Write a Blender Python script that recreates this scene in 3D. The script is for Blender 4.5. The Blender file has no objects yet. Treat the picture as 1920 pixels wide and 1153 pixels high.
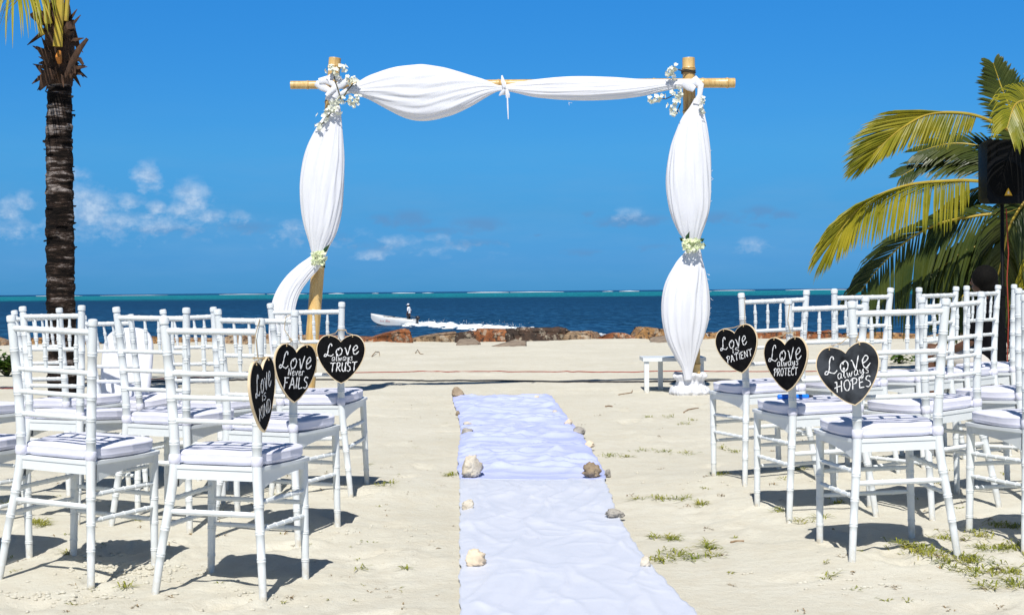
import bpy, math, random
import numpy as np
from mathutils import Vector, Matrix, Euler
R = math.radians
C = bpy.context.scene.collection
scn = bpy.context.scene

# ------------------------------------------------------------------ camera
FPX, H0, ROLL = 2700.0, 1.0, 0.0081          # focal length in photo pixels, eye height, roll
PIT = math.atan((553.5 - ROLL * 960 - 576.5) / FPX)
cp, sp = math.cos(PIT), math.sin(PIT)
cr, sr = math.cos(ROLL), math.sin(ROLL)
right = Vector((1, 0, 0)); up = Vector((0, -sp, cp)); fwd = Vector((0, cp, sp))
r2 = right * cr - up * sr
u2 = right * sr + up * cr
cam_d = bpy.data.cameras.new('camera'); cam = bpy.data.objects.new('camera', cam_d); C.objects.link(cam)
cam.matrix_world = Matrix(((r2.x, u2.x, -fwd.x, 0), (r2.y, u2.y, -fwd.y, 0), (r2.z, u2.z, -fwd.z, H0), (0, 0, 0, 1)))
cam_d.sensor_width = 36; cam_d.lens = FPX / 1920 * 36
cam_d.clip_start = 0.05; cam_d.clip_end = 60000
scn.camera = cam

def ray(x, y):
    a0, b0 = x - 960, y - 576.5
    a = a0 * cr - b0 * sr; b = a0 * sr + b0 * cr
    d = Vector((a / FPX, 1, -b / FPX))
    return Vector((d.x, d.y * cp - d.z * sp, d.y * sp + d.z * cp))
def gp(x, y, z=0.0):
    d = ray(x, y); return Vector((0, 0, H0)) + d * ((z - H0) / d.z)
def yp(x, y, Y):
    d = ray(x, y); return Vector((0, 0, H0)) + d * (Y / d.y)

# ------------------------------------------------------------------ sun, sky, exposure
SUNV = Vector((-0.09, -0.74, 1.0)).normalized()
sun_d = bpy.data.lights.new('sun', 'SUN'); sun = bpy.data.objects.new('sun', sun_d); C.objects.link(sun)
sun_d.energy = 4.8; sun_d.angle = R(0.5); sun_d.color = (1.0, 0.965, 0.90)
sun.rotation_euler = SUNV.to_track_quat('Z', 'Y').to_euler()
scn.view_settings.view_transform = 'Standard'; scn.view_settings.look = 'None'
scn.view_settings.exposure = 0.26; scn.view_settings.gamma = 1.0
try: scn.view_settings.use_curve_mapping = False
except Exception: pass

class NT:
    """tiny node builder"""
    def __init__(s, tree): s.t = tree; s.n = tree.nodes; s.l = tree.links
    def new(s, typ, **kw):
        n = s.n.new(typ)
        for k, v in kw.items(): setattr(n, k, v)
        return n
    def put(s, sock, v):
        if hasattr(v, 'is_output'): s.l.new(v, sock)
        else: sock.default_value = v
    def math(s, op, a, b=0.0, c=0.0, clamp=False):
        n = s.n.new('ShaderNodeMath'); n.operation = op; n.use_clamp = clamp
        for i, v in enumerate((a, b, c)): s.put(n.inputs[i], v)
        return n.outputs[0]
    def mix(s, f, a, b, mode='MIX'):
        n = s.n.new('ShaderNodeMix'); n.data_type = 'RGBA'; n.blend_type = mode
        s.put(n.inputs[0], f)
        for i, v in ((6, a), (7, b)):
            if isinstance(v, tuple) and len(v) == 3: v = v + (1,)
            s.put(n.inputs[i], v)
        return n.outputs[2]
    def noise(s, vec, scale, detail=3, rough=0.5, dist=0.0):
        n = s.n.new('ShaderNodeTexNoise'); n.inputs['Scale'].default_value = scale
        n.inputs['Detail'].default_value = detail; n.inputs['Roughness'].default_value = rough
        n.inputs['Distortion'].default_value = dist
        if vec is not None: s.l.new(vec, n.inputs['Vector'])
        return n.outputs['Fac']
    def ramp(s, f, pts, interp='LINEAR'):
        n = s.n.new('ShaderNodeValToRGB'); e = n.color_ramp.elements; n.color_ramp.interpolation = interp
        while len(e) < len(pts): e.new(0.5)
        for i, (p, c) in enumerate(pts):
            if isinstance(c, (int, float)): c = (c, c, c)
            e[i].position = p; e[i].color = tuple(c) + (1,)
        s.put(n.inputs[0], f); return n.outputs['Color']
    def mapping(s, vec, scale):
        n = s.n.new('ShaderNodeMapping'); n.inputs['Scale'].default_value = scale
        s.l.new(vec, n.inputs['Vector']); return n.outputs[0]
    def bump(s, h, strength, dist, normal=None):
        n = s.n.new('ShaderNodeBump'); n.inputs['Strength'].default_value = strength; n.inputs['Distance'].default_value = dist
        s.put(n.inputs['Height'], h)
        if normal is not None: s.l.new(normal, n.inputs['Normal'])
        return n.outputs[0]

world = bpy.data.worlds.new('World'); scn.world = world; world.use_nodes = True
w = NT(world.node_tree); w.n.clear()
sky = w.new('ShaderNodeTexSky'); sky.sky_type = 'NISHITA'; sky.sun_disc = False
sky.sun_elevation = math.asin(SUNV.z); sky.sun_rotation = math.atan2(SUNV.x, SUNV.y)
sky.air_density = 1.0; sky.dust_density = 0.15; sky.ozone_density = 3.0
tc = w.new('ShaderNodeTexCoord'); dirv = tc.outputs['Generated']
sep = w.new('ShaderNodeSeparateXYZ'); w.l.new(dirv, sep.inputs[0])
az = w.math('ARCTAN2', sep.outputs[0], sep.outputs[1]); el = w.math('ARCSINE', sep.outputs[2])
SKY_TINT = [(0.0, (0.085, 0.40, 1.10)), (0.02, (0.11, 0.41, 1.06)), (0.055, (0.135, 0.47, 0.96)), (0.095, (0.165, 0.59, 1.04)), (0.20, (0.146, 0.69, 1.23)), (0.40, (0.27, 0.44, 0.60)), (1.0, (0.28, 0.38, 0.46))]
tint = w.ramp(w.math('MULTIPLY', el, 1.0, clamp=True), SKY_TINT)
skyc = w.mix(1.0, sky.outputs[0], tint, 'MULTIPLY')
# low fair-weather clouds over the horizon, placed by bearing and elevation
n1 = w.noise(w.mapping(dirv, (1, 1, 1.3)), 60, 5, 0.6); n2 = w.noise(w.mapping(dirv, (1, 1, 1.7)), 85, 7, 0.62)
def blobs(lst, warp):
    tot = None
    a2 = w.math('ADD', az, w.math('MULTIPLY', w.math('SUBTRACT', n1, 0.5), warp))
    e2 = w.math('ADD', el, w.math('MULTIPLY', w.math('SUBTRACT', n2, 0.5), warp))
    for (x, y, sx, sy, k) in lst:
        A = (x - 960) / FPX; E = (553.5 - ROLL * x - y) / FPX
        da = w.math('MULTIPLY', w.math('SUBTRACT', a2, A), FPX / sx); de = w.math('MULTIPLY', w.math('SUBTRACT', e2, E), FPX / sy)
        q = w.math('ADD', w.math('MULTIPLY', da, da), w.math('MULTIPLY', de, de))
        g = w.math('MULTIPLY', w.math('EXPONENT', w.math('MULTIPLY', q, -1.0)), k)
        tot = g if tot is None else w.math('MAXIMUM', tot, g)
    return tot
white = blobs([(250, 424, 230, 34, .34), (600, 446, 120, 26, .26), (800, 462, 150, 24, .24), (172, 376, 26, 24, .85), (196, 396, 44, 32, 1.0), (160, 338, 28, 16, .55), (292, 336, 24, 24, .85), (286, 356, 16, 14, .55), (308, 397, 17, 15, .95), (260, 386, 24, 18, .65),
               (370, 374, 30, 28, 1.0), (358, 398, 32, 20, .9), (405, 410, 28, 14, .75), (455, 411, 18, 14, .65), (240, 420, 48, 16, .75), (56, 402, 26, 26, .7), (78, 388, 20, 22, .65), (60, 432, 46, 20, .55),
               (310, 424, 70, 13, .6), (555, 424, 28, 13, .5), (545, 442, 46, 13, .45), (752, 452, 50, 14, .5), (824, 448, 26, 11, .5), (705, 476, 46, 10, .42), (1178, 403, 30, 13, .6), (1410, 460, 30, 16, .55)], 0.010)
dark = blobs([(772, 410, 46, 18, .9), (716, 412, 28, 12, .8), (900, 421, 56, 16, .85), (820, 433, 80, 8, .7), (1190, 414, 78, 13, .9), (1420, 398, 32, 13, .85), (1460, 404, 32, 9, .8), (1345, 410, 44, 14, .8), (1104, 402, 16, 8, .7),
              (890, 456, 70, 10, .6), (1090, 473, 56, 8, .6), (470, 428, 60, 12, .7), (620, 445, 60, 14, .6), (700, 462, 60, 12, .5), (1010, 440, 12, 4, .6), (1230, 462, 40, 7, .5), (330, 434, 90, 12, .6), (1420, 424, 20, 7, .6)], 0.010)
wm = w.math('MULTIPLY', w.math('SUBTRACT', w.math('ADD', white, w.math('MULTIPLY', w.math('SUBTRACT', n2, 0.5), 1.5)), 0.13), 1.25, clamp=True)
wm = w.math('MULTIPLY', wm, w.ramp(white, [(0.03, 0.0), (0.22, 1.0)]))
dm = w.math('MULTIPLY', w.math('SUBTRACT', w.math('ADD', dark, w.math('MULTIPLY', w.math('SUBTRACT', n2, 0.5), 1.2)), 0.24), 1.8, clamp=True)
dm = w.math('MULTIPLY', dm, w.ramp(dark, [(0.03, 0.0), (0.22, 1.0)]))
nb = w.noise(w.mapping(dirv, (1, 1, 5.0)), 11, 5, 0.6)
band = w.ramp(w.math('MULTIPLY', el, 1.0), [(0.0, 0.25), (0.03, 0.8), (0.06, 0.6), (0.10, 0.15), (0.16, 0.0)])
hz = w.math('MULTIPLY', w.math('MULTIPLY', w.math('SUBTRACT', nb, 0.42), 1.6, clamp=True), band)
CL_HAZE, CL_DARK, CL_WHITE = (1.75, 4.2, 7.4), (1.22, 3.25, 6.3), (5.6, 7.2, 9.2)
skyc = w.mix(w.math('MULTIPLY', hz, 0.85), skyc, CL_HAZE)
skyc = w.mix(w.math('MULTIPLY', dm, 0.8), skyc, CL_DARK)
n3 = w.noise(w.mapping(dirv, (1, 1, 1.2)), 150, 5, 0.6)
skyc = w.mix(w.math('MULTIPLY', wm, 0.80), skyc, w.mix(w.ramp(n3, [(0.38, 0.0), (0.62, 1.0)]), (3.2, 5.1, 7.8), CL_WHITE))
bg = w.new('ShaderNodeBackground'); bg.inputs['Strength'].default_value = 0.079
w.l.new(skyc, bg.inputs['Color'])
wo = w.new('ShaderNodeOutputWorld'); w.l.new(bg.outputs[0], wo.inputs['Surface'])

# ------------------------------------------------------------------ mesh helpers
def catmull(pts, n):
    P = [np.array(p, float) for p in pts]
    P = [2 * P[0] - P[1]] + P + [2 * P[-1] - P[-2]]
    out = []
    for i in range(1, len(P) - 2):
        a, b, c, d = P[i - 1:i + 3]
        for k in range(n):
            t = k / n
            out.append(0.5 * ((2 * b) + (c - a) * t + (2 * a - 5 * b + 4 * c - d) * t * t + (3 * b - a - 3 * c + d) * t ** 3))
    out.append(P[-2]); return out

class MB:
    def __init__(s): s.v = []; s.f = []; s.m = []; s.mi = 0
    def addf(s, f): s.f.append(f); s.m.append(s.mi)
    def tube(s, path, rad, n=8, cap=True, flat=None):
        P = [Vector(p) for p in path]; L = len(P)
        if not hasattr(rad, '__len__'): rad = [rad] * L
        tans = [(P[min(i + 1, L - 1)] - P[max(i - 1, 0)]).normalized() for i in range(L)]
        t0 = tans[0]; ref = Vector((0, 0, 1)) if abs(t0.z) < 0.9 else Vector((1, 0, 0))
        if flat is not None: ref = Vector(flat)
        b = len(s.v); u = None
        for i in range(L):
            t = tans[i]
            u = (ref - t * ref.dot(t)) if u is None else (u - t * u.dot(t))
            u.normalize(); v = t.cross(u)
            r = rad[i]
            ru, rv = r if hasattr(r, '__len__') else (r, r)
            for k in range(n):
                a = 2 * math.pi * k / n
                s.v.append(P[i] + u * (ru * math.cos(a)) + v * (rv * math.sin(a)))
        for i in range(L - 1):
            for k in range(n):
                k2 = (k + 1) % n
                s.addf((b + i * n + k, b + i * n + k2, b + (i + 1) * n + k2, b + (i + 1) * n + k))
        if cap:
            s.addf(tuple(b + k for k in reversed(range(n)))); s.addf(tuple(b + (L - 1) * n + k for k in range(n)))
        return s
    def box(s, c, d, rot=None):
        b = len(s.v); c = Vector(c); M = rot if rot is not None else Matrix.Identity(3)
        for x in (-.5, .5):
            for y in (-.5, .5):
                for z in (-.5, .5): s.v.append(c + M @ Vector((x * d[0], y * d[1], z * d[2])))
        for q in ((0, 1, 3, 2), (4, 6, 7, 5), (0, 4, 5, 1), (2, 3, 7, 6), (0, 2, 6, 4), (1, 5, 7, 3)): s.addf(tuple(b + i for i in q))
        return s
    def ball(s, c, r, nu=10, nv=7, rot=None):
        c = Vector(c); rr = Vector(r) if hasattr(r, '__len__') else Vector((r, r, r)); b = len(s.v)
        M = rot if rot is not None else Matrix.Identity(3)
        for j in range(1, nv):
            th = math.pi * j / nv
            for i in range(nu):
                a = 2 * math.pi * i / nu
                s.v.append(c + M @ Vector((rr.x * math.sin(th) * math.cos(a), rr.y * math.sin(th) * math.sin(a), rr.z * math.cos(th))))
        top = len(s.v); s.v.append(c + M @ Vector((0, 0, rr.z))); bot = len(s.v); s.v.append(c - M @ Vector((0, 0, rr.z)))
        for j in range(nv - 2):
            for i in range(nu):
                i2 = (i + 1) % nu; s.addf((b + j * nu + i, b + (j + 1) * nu + i, b + (j + 1) * nu + i2, b + j * nu + i2))
        for i in range(nu):
            i2 = (i + 1) % nu
            s.addf((top, b + i, b + i2)); s.addf((bot, b + (nv - 2) * nu + i2, b + (nv - 2) * nu + i))
        return s
    def poly(s, pts):
        b = len(s.v); s.v += [Vector(p) for p in pts]; s.addf(tuple(range(b, b + len(pts)))); return s
    def prism(s, outline, z0, z1, M=None):
        """outline in xy, extruded z0..z1"""
        b = len(s.v); n = len(outline); M = M or Matrix.Identity(4)
        for z in (z0, z1):
            for p in outline: s.v.append(M @ Vector((p[0], p[1], z)))
        s.addf(tuple(b + i for i in reversed(range(n)))); s.addf(tuple(b + n + i for i in range(n)))
        for i in range(n):
            j = (i + 1) % n; s.addf((b + i, b + j, b + n + j, b + n + i))
        return s
    def grid(s, fn, nu, nv):
        b = len(s.v)
        for j in range(nv + 1):
            for i in range(nu + 1): s.v.append(Vector(fn(i / nu, j / nv)))
        for j in range(nv):
            for i in range(nu):
                k = b + j * (nu + 1) + i; s.addf((k, k + 1, k + nu + 2, k + nu + 1))
        return s
    def build(s, name, mats, parent=None, smooth=True, sharp=None):
        me = bpy.data.meshes.new(name); me.from_pydata([tuple(v) for v in s.v], [], s.f)
        if not isinstance(mats, (list, tuple)): mats = [mats]
        for m in mats: me.materials.append(m)
        if len(mats) > 1: me.polygons.foreach_set('material_index', s.m)
        if smooth:
            me.polygons.foreach_set('use_smooth', [True] * len(me.polygons))
            me.set_sharp_from_angle(angle=R(sharp if sharp else 40))
        me.update()
        o = bpy.data.objects.new(name, me); C.objects.link(o)
        if parent is not None: o.parent = parent
        return o

def tag(o, label=None, cat=None, group=None, kind=None):
    for k, v in (('label', label), ('category', cat), ('group', group), ('kind', kind)):
        if v: o[k] = v
    return o
def thing(name, label, cat, loc=(0, 0, 0), rz=0, group=None):
    o = bpy.data.objects.new(name, None); C.objects.link(o); o.location = loc; o.rotation_euler = (0, 0, rz)
    return tag(o, label, cat, group)
def copy_tree(o, parent=None):
    c = o.copy(); C.objects.link(c)
    if parent is not None: c.parent = parent
    for ch in list(o.children): copy_tree(ch, c)
    return c

# vectorised gradient noise
_rs = np.random.RandomState(7); _perm = np.concatenate([_rs.permutation(256)] * 3); _gr = _rs.uniform(0, 2 * math.pi, 256)
def pn(x, y):
    x = np.asarray(x, float); y = np.asarray(y, float)
    xi = np.floor(x).astype(int); yi = np.floor(y).astype(int); xf = x - xi; yf = y - yi
    u = xf ** 3 * (xf * (xf * 6 - 15) + 10); v = yf ** 3 * (yf * (yf * 6 - 15) + 10)
    def g(a, b):
        h = _gr[_perm[(_perm[(xi + a) % 256] + yi + b) % 256]]
        return np.cos(h) * (xf - a) + np.sin(h) * (yf - b)
    return (g(0, 0) * (1 - u) + g(1, 0) * u) * (1 - v) + (g(0, 1) * (1 - u) + g(1, 1) * u) * v
def fbm(x, y, o=4, g=0.5):
    t = 0; a = 1
    for i in range(o): t = t + a * pn(x * 2 ** i + 17.3 * i, y * 2 ** i - 9.1 * i); a *= g
    return t

# ------------------------------------------------------------------ materials
def mat(name, col, rough=0.6, var=None, vscale=8, bump=0.0, bscale=40, bdist=0.01, spec=0.4, trans=0.0, metal=0.0, detail=4, stretch=None, sheen=0.0, coords='Object', contrast=(0.3, 0.7)):
    m = bpy.data.materials.new(name); m.use_nodes = True; t = NT(m.node_tree)
    p = m.node_tree.nodes['Principled BSDF']; out = m.node_tree.nodes['Material Output']
    c = t.new('ShaderNodeTexCoord').outputs[coords]
    if stretch: c = t.mapping(c, stretch)
    base = tuple(col) + (1,)
    if var:
        base = t.ramp(t.noise(c, vscale, detail, 0.6), [(contrast[0], col), (contrast[1], var)])
    t.put(p.inputs['Base Color'], base)
    p.inputs['Roughness'].default_value = rough; p.inputs['Specular IOR Level'].default_value = spec; p.inputs['Metallic'].default_value = metal
    if sheen: p.inputs['Sheen Weight'].default_value = sheen
    if bump:
        nb_ = t.bump(t.noise(c, bscale, 5, 0.65), bump, bdist); m.node_tree.links.new(nb_, p.inputs['Normal'])
    if trans:
        tr = t.new('ShaderNodeBsdfTranslucent'); t.put(tr.inputs['Color'], base)
        mx = t.new('ShaderNodeMixShader'); mx.inputs[0].default_value = trans
        t.l.new(p.outputs[0], mx.inputs[1]); t.l.new(tr.outputs[0], mx.inputs[2]); t.l.new(mx.outputs[0], out.inputs['Surface'])
    return m

M_paint = mat('white_paint', (0.70, 0.73, 0.74), 0.36, (0.64, 0.67, 0.68), 14, 0.04, 90, 0.002)
def dusty(m):
    t = NT(m.node_tree); p = m.node_tree.nodes['Principled BSDF']; src = p.inputs['Base Color'].links[0].from_socket
    c = t.new('ShaderNodeTexCoord').outputs['Object']; s_ = t.new('ShaderNodeSeparateXYZ'); t.l.new(c, s_.inputs[0])
    f = t.math('MULTIPLY', t.ramp(s_.outputs[2], [(0.0, 0.95), (0.03, 0.55), (0.10, 0.0)]), t.ramp(t.noise(c, 45, 4, .7), [(0.38, 0.2), (0.60, 1.0)]))
    t.put(p.inputs['Base Color'], t.mix(f, src, (0.50, 0.45, 0.35)))
dusty(M_paint)
M_cush = mat('cushion_cotton', (0.70, 0.70, 0.80), 0.85, (0.66, 0.66, 0.77), 10, 0.25, 18, 0.01, spec=0.15, sheen=0.2)
M_cloth = mat('white_satin', (0.81, 0.815, 0.85), 0.45, (0.78, 0.785, 0.83), 6, 0.12, 30, 0.01, spec=0.4, trans=0.2)
M_black = mat('chalkboard_black', (0.003, 0.003, 0.0035), 0.7, (0.008, 0.008, 0.009), 22, 0.0, spec=0.06)
M_smudge = mat('chalkboard_smudged', (0.010, 0.011, 0.013), 0.7, (0.07, 0.078, 0.09), 9, 0.0, spec=0.06, contrast=(0.38, 0.72))
M_rim = mat('pale_plywood', (0.74, 0.61, 0.42), 0.6, (0.66, 0.50, 0.31), 20, 0.1, 80, 0.001)
M_chalk = mat('chalk', (0.82, 0.82, 0.82), 0.9, (0.42, 0.42, 0.43), 160, 0.2, 300, 0.001, spec=0.1, contrast=(0.40, 0.75))
M_twine = mat('jute_twine', (0.50, 0.38, 0.22), 0.9, (0.36, 0.26, 0.14), 200)

def bamboo_mat():
    m = bpy.data.materials.new('bamboo'); m.use_nodes = True; t = NT(m.node_tree); p = m.node_tree.nodes['Principled BSDF']
    c = t.new('ShaderNodeTexCoord').outputs['Object']
    a = t.noise(t.mapping(c, (14, 14, 1.2)), 3, 5, 0.65)
    col = t.ramp(a, [(0.25, (0.34, 0.19, 0.06)), (0.48, (0.58, 0.38, 0.14)), (0.75, (0.68, 0.50, 0.24))])
    t.put(p.inputs['Base Color'], col); p.inputs['Roughness'].default_value = 0.35
    m.node_tree.links.new(t.bump(a, 0.15, 0.01), p.inputs['Normal']); return m
M_bamboo = bamboo_mat()

# ------------------------------------------------------------------ the ground
CH = {  # chair: x, y, z, turn, tilt x, tilt y (uneven sand)
 'A': (-0.946, 4.940, 0.001, -0.260, 0.001, 0.012), 'B': (-1.539, 5.179, 0.008, -0.378, 0.017, 0.041), 'J': (-2.047, 5.336, 0.0, -0.250, 0, 0),
 'N': (-2.50, 6.62, 0.03, -0.5, 0, 0), 'I': (-1.902, 6.339, 0.023, -0.488, -0.056, -0.011), 'H': (-1.425, 6.177, 0.029, -0.378, 0.017, 0.013), 'G': (-0.960, 5.947, 0.019, -0.333, 0.018, 0.015),
 'K': (-2.175, 7.230, 0.017, -0.603, 0.025, -0.035), 'M': (-1.890, 7.540, -0.003, -0.568, 0.085, -0.020), 'P': (-1.378, 6.987, 0.018, -0.612, 0.026, -0.033), 'F': (-0.929, 7.028, 0.045, -0.134, 0.049, -0.009),
 'C': (1.355, 5.306, 0.044, 0.120, 0.022, -0.019), 'Q': (1.968, 5.436, 0.053, 0.250, 0, 0), 'D': (1.280, 6.207, 0.049, 0.216, 0.022, -0.022), 'R': (1.787, 6.228, 0.053, 0.509, -0.004, -0.057),
 'W': (2.248, 6.500, 0.073, 0.598, -0.026, -0.016), 'E': (1.225, 7.133, 0.070, 0.291, 0.008, -0.030), 'S': (1.637, 7.254, 0.081, 0.446, 0.003, -0.008), 'T': (2.094, 7.651, 0.082, 0.720, -0.009, -0.011),
 'U': (2.411, 7.876, 0.085, 0.771, -0.029, -0.009), 'V': (2.769, 8.233, 0.092, 0.799, -0.019, -0.004)}
_ft = []
for (x, y, z, t, rx, ry) in CH.values():
    Mr = Euler((rx, ry, t)).to_matrix()
    for a, b in ((-.195, -.228), (.195, -.228), (-.182, .152), (.182, .152)):
        q = Mr @ Vector((a, b, 0)); _ft.append((x + q.x, y + q.y, z + q.z))
_ft = np.array(_ft); _SG = 0.34
_K = np.exp(-((_ft[:, None, 0] - _ft[None, :, 0]) ** 2 + (_ft[:, None, 1] - _ft[None, :, 1]) ** 2) / (2 * _SG ** 2))
_cw = np.linalg.solve(_K + 0.03 * np.eye(len(_ft)), _ft[:, 2])
def gbase(x, y):
    x = np.asarray(x, float); y = np.asarray(y, float); sh = x.shape
    d2 = (x.reshape(-1, 1) - _ft[:, 0]) ** 2 + (y.reshape(-1, 1) - _ft[:, 1]) ** 2
    g = (np.exp(-d2 / (2 * _SG ** 2)) @ _cw).reshape(sh)          # the trodden sand meets every chair foot
    far = np.clip((y - 9) / 6, 0, 1)
    g = g + far * 0.035 * fbm(x * 0.35 + 3, y * 0.35, 2)
    edge = np.clip((y - 27.2) / 1.6, 0, 1)
    g = g + 0.05 * edge * fbm(x * 0.9, y * 0.4 + 5, 2)
    drop = np.clip((y - 29.3) / 3.5, 0, 1); g = g - 2.8 * drop ** 1.3
    return g
_fr = random.Random(77); FOOT = []
for _ in range(210):
    fx, fy = _fr.uniform(-3.2, 3.2), _fr.uniform(3.6, 12.5)
    if -.45 < fx < .85: continue
    FOOT.append((fx, fy, _fr.uniform(0, 3.14), _fr.uniform(.5, 1.1)))
def gdetail(x, y):
    runner = np.exp(-((x - 0.2) / 0.42) ** 4) * (y < 14)
    trod = np.clip(fbm(x * 0.8 + 40, y * 0.8, 2) * 1.4 + 0.45, 0.12, 1)
    lump = fbm(x * 3.1, y * 3.1 + 8, 4, 0.55)
    d = 0.022 * trod * lump + 0.004 * fbm(x * 13 + 5, y * 11, 3, .6) * trod + 0.010 * trod * np.abs(fbm(x * 7.0 + 2, y * 7.0, 3)) - 0.003
    for (px_, py_, rx, ry, dep) in ((225, 1040, 0.13, 0.10, 0.055), (180, 1085, 0.05, 0.06, 0.03), (300, 1030, 0.10, 0.06, 0.02), (60, 1130, 0.10, 0.08, 0.02), (735, 990, 0.10, 0.07, 0.012)):
        q = gp(px_, py_); k = np.exp(-((x - q.x) / rx) ** 2 - ((y - q.y) / ry) ** 2)
        k2 = np.exp(-((x - q.x) / (rx * 1.9)) ** 2 - ((y - q.y) / (ry * 1.9)) ** 2) - k
        d = d - dep * k + dep * 0.75 * k2 * (0.7 + 1.3 * fbm(x * 16, y * 16, 3))
    for (fx, fy, fa, fk) in FOOT:                              # scuffed footprints
        rows = (np.abs(y - fy) < .45)
        if not rows.any(): continue
        X_, Y_ = x[rows], y[rows]; c_, s_ = math.cos(fa), math.sin(fa)
        a = ((X_ - fx) * c_ + (Y_ - fy) * s_) / .125; b = (-(X_ - fx) * s_ + (Y_ - fy) * c_) / .050
        q = a * a + b * b; d[rows] += fk * (-.018 * np.exp(-q ** 2) + .009 * np.exp(-(np.sqrt(q) - 1.35) ** 2 * 7) * (.5 + .5 * a))
    return d * (1 - 0.75 * runner)
def gz(x, y, det=True):
    a = np.array([float(x)]); b = np.array([float(y)])
    return float((gbase(a, b) + (gdetail(a, b) if det else 0))[0])
def gpix(x, y):
    z = 0.0
    for _ in range(6):
        p = gp(x, y, z); z = gz(p.x, p.y)
    return Vector((p.x, p.y, z))

def sand_mat():
    m = bpy.data.materials.new('coral_sand'); m.use_nodes = True; t = NT(m.node_tree); p = m.node_tree.nodes['Principled BSDF']
    c = t.new('ShaderNodeTexCoord').outputs['Object']
    big = t.noise(c, 0.9, 4, 0.6); mid = t.noise(c, 9, 4, 0.65); fine = t.noise(c, 420, 3, 0.7); spk = t.noise(c, 60, 3, 0.75)
    col = t.ramp(big, [(0.3, (0.57, 0.55, 0.465)), (0.7, (0.66, 0.64, 0.555))])
    col = t.mix(t.ramp(mid, [(0.40, 0.0), (0.75, 0.5)]), col, (0.53, 0.475, 0.37))
    col = t.mix(t.ramp(fine, [(0.42, 0.0), (0.68, 0.40)]), col, (0.38, 0.33, 0.25))
    col = t.mix(t.ramp(spk, [(0.66, 0.0), (0.74, 0.7)]), col, (0.22, 0.16, 0.10))
    t.put(p.inputs['Base Color'], col); p.inputs['Roughness'].default_value = 0.95; p.inputs['Specular IOR Level'].default_value = 0.1
    b1 = t.bump(t.noise(c, 26, 6, 0.7), 0.55, 0.02); b2 = t.bump(fine, 0.4, 0.004, b1)
    m.node_tree.links.new(b2, p.inputs['Normal']); return m
M_sand = sand_mat()

ys = [-30, -10, -3, 0, 1.2]; y = 2.0
while y < 33.5: ys.append(y); y *= 1.0062
us = np.concatenate([[-14, -6, -3, -1.8, -1.3], np.linspace(-1.02, 1.02, 440), [1.3, 1.8, 3, 6, 14]])
Yg = np.repeat(np.array(ys)[:, None], len(us), 1); Xg = us[None, :] * (np.maximum(Yg, 0) * 0.37 + 0.75)
Zg = gbase(Xg, Yg) + gdetail(Xg, Yg)
nr, nc = Yg.shape
V = np.stack([Xg, Yg, Zg], 2).reshape(-1, 3)
idx = np.arange(nr * nc).reshape(nr, nc)
Fq = np.stack([idx[:-1, :-1], idx[:-1, 1:], idx[1:, 1:], idx[1:, :-1]], 2).reshape(-1, 4)
me = bpy.data.meshes.new('sand'); me.from_pydata(V.tolist(), [], Fq.tolist()); me.materials.append(M_sand)
me.polygons.foreach_set('use_smooth', [True] * len(me.polygons)); me.update()
sand = bpy.data.objects.new('sand', me); C.objects.link(sand); tag(sand, kind='structure', label='pale trodden coral sand of the beach')

# ------------------------------------------------------------------ the sea
SEA = -1.7
def sea_mat():
    m = bpy.data.materials.new('lagoon_water'); m.use_nodes = True; t = NT(m.node_tree); p = m.node_tree.nodes['Principled BSDF']
    c = t.new('ShaderNodeTexCoord').outputs['Object']; s = t.new('ShaderNodeSeparateXYZ'); t.l.new(c, s.inputs[0]); Yc = s.outputs[1]
    wob = t.math('MULTIPLY', t.math('SUBTRACT', t.noise(t.mapping(c, (1, 3, 1)), 0.004, 3), 0.5), 260)
    d = t.math('ADD', Yc, wob)
    lg = t.math('DIVIDE', t.math('LOGARITHM', t.math('MAXIMUM', d, 20), 10), 5.0)
    col = t.ramp(lg, [(0.29, (0.006, 0.040, 0.098)), (0.40, (0.006, 0.038, 0.098)), (0.50, (0.004, 0.030, 0.080)), (0.553, (0.003, 0.026, 0.062)), (0.572, (0.008, 0.26, 0.27)), (0.66, (0.012, 0.31, 0.32)), (0.685, (0.006, 0.06, 0.17)), (1.0, (0.01, 0.06, 0.18))])
    st = t.noise(t.mapping(c, (0.55, 0.16, 1)), 0.9, 6, 0.72); st2 = t.noise(t.mapping(c, (1.0, 0.24, 1)), 1.1, 6, 0.72)
    patch = t.noise(t.mapping(c, (0.25, 1, 1)), 0.05, 3)
    col = t.mix(t.ramp(st, [(0.45, 0.0), (0.58, 0.9)]), col, (0.002, 0.014, 0.036))
    col = t.mix(t.math('MULTIPLY', t.ramp(st2, [(0.49, 0.0), (0.57, 0.95)]), t.ramp(lg, [(0.3, 1.0), (0.50, 0.25)])), col, (0.030, 0.125, 0.245))
    col = t.mix(t.ramp(patch, [(0.40, 0.0), (0.70, 0.35)]), col, (0.003, 0.022, 0.05))
    t.put(p.inputs['Base Color'], col); p.inputs['Roughness'].default_value = 0.4; p.inputs['Specular IOR Level'].default_value = 0.06
    b = t.bump(t.noise(t.mapping(c, (0.5, 1, 1)), 1.3, 5, 0.6), 0.5, 0.35)
    m.node_tree.links.new(b, p.inputs['Normal']); return m
mb = MB()
yv = [27, 40, 60, 90, 140, 220, 400, 800, 1600, 4000, 12000, 45000]
for i in range(len(yv) - 1):
    for j in range(-4, 4):
        a, b_ = yv[i], yv[i + 1]; wa, wb = a * 0.5 + 60, b_ * 0.5 + 60
        mb.poly([(j * wa, a, SEA), ((j + 1) * wa, a, SEA), ((j + 1) * wb, b_, SEA), (j * wb, b_, SEA)])
tag(mb.build('sea', sea_mat(), smooth=False), kind='structure', label='deep blue lagoon with a turquoise band below the horizon')
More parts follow.
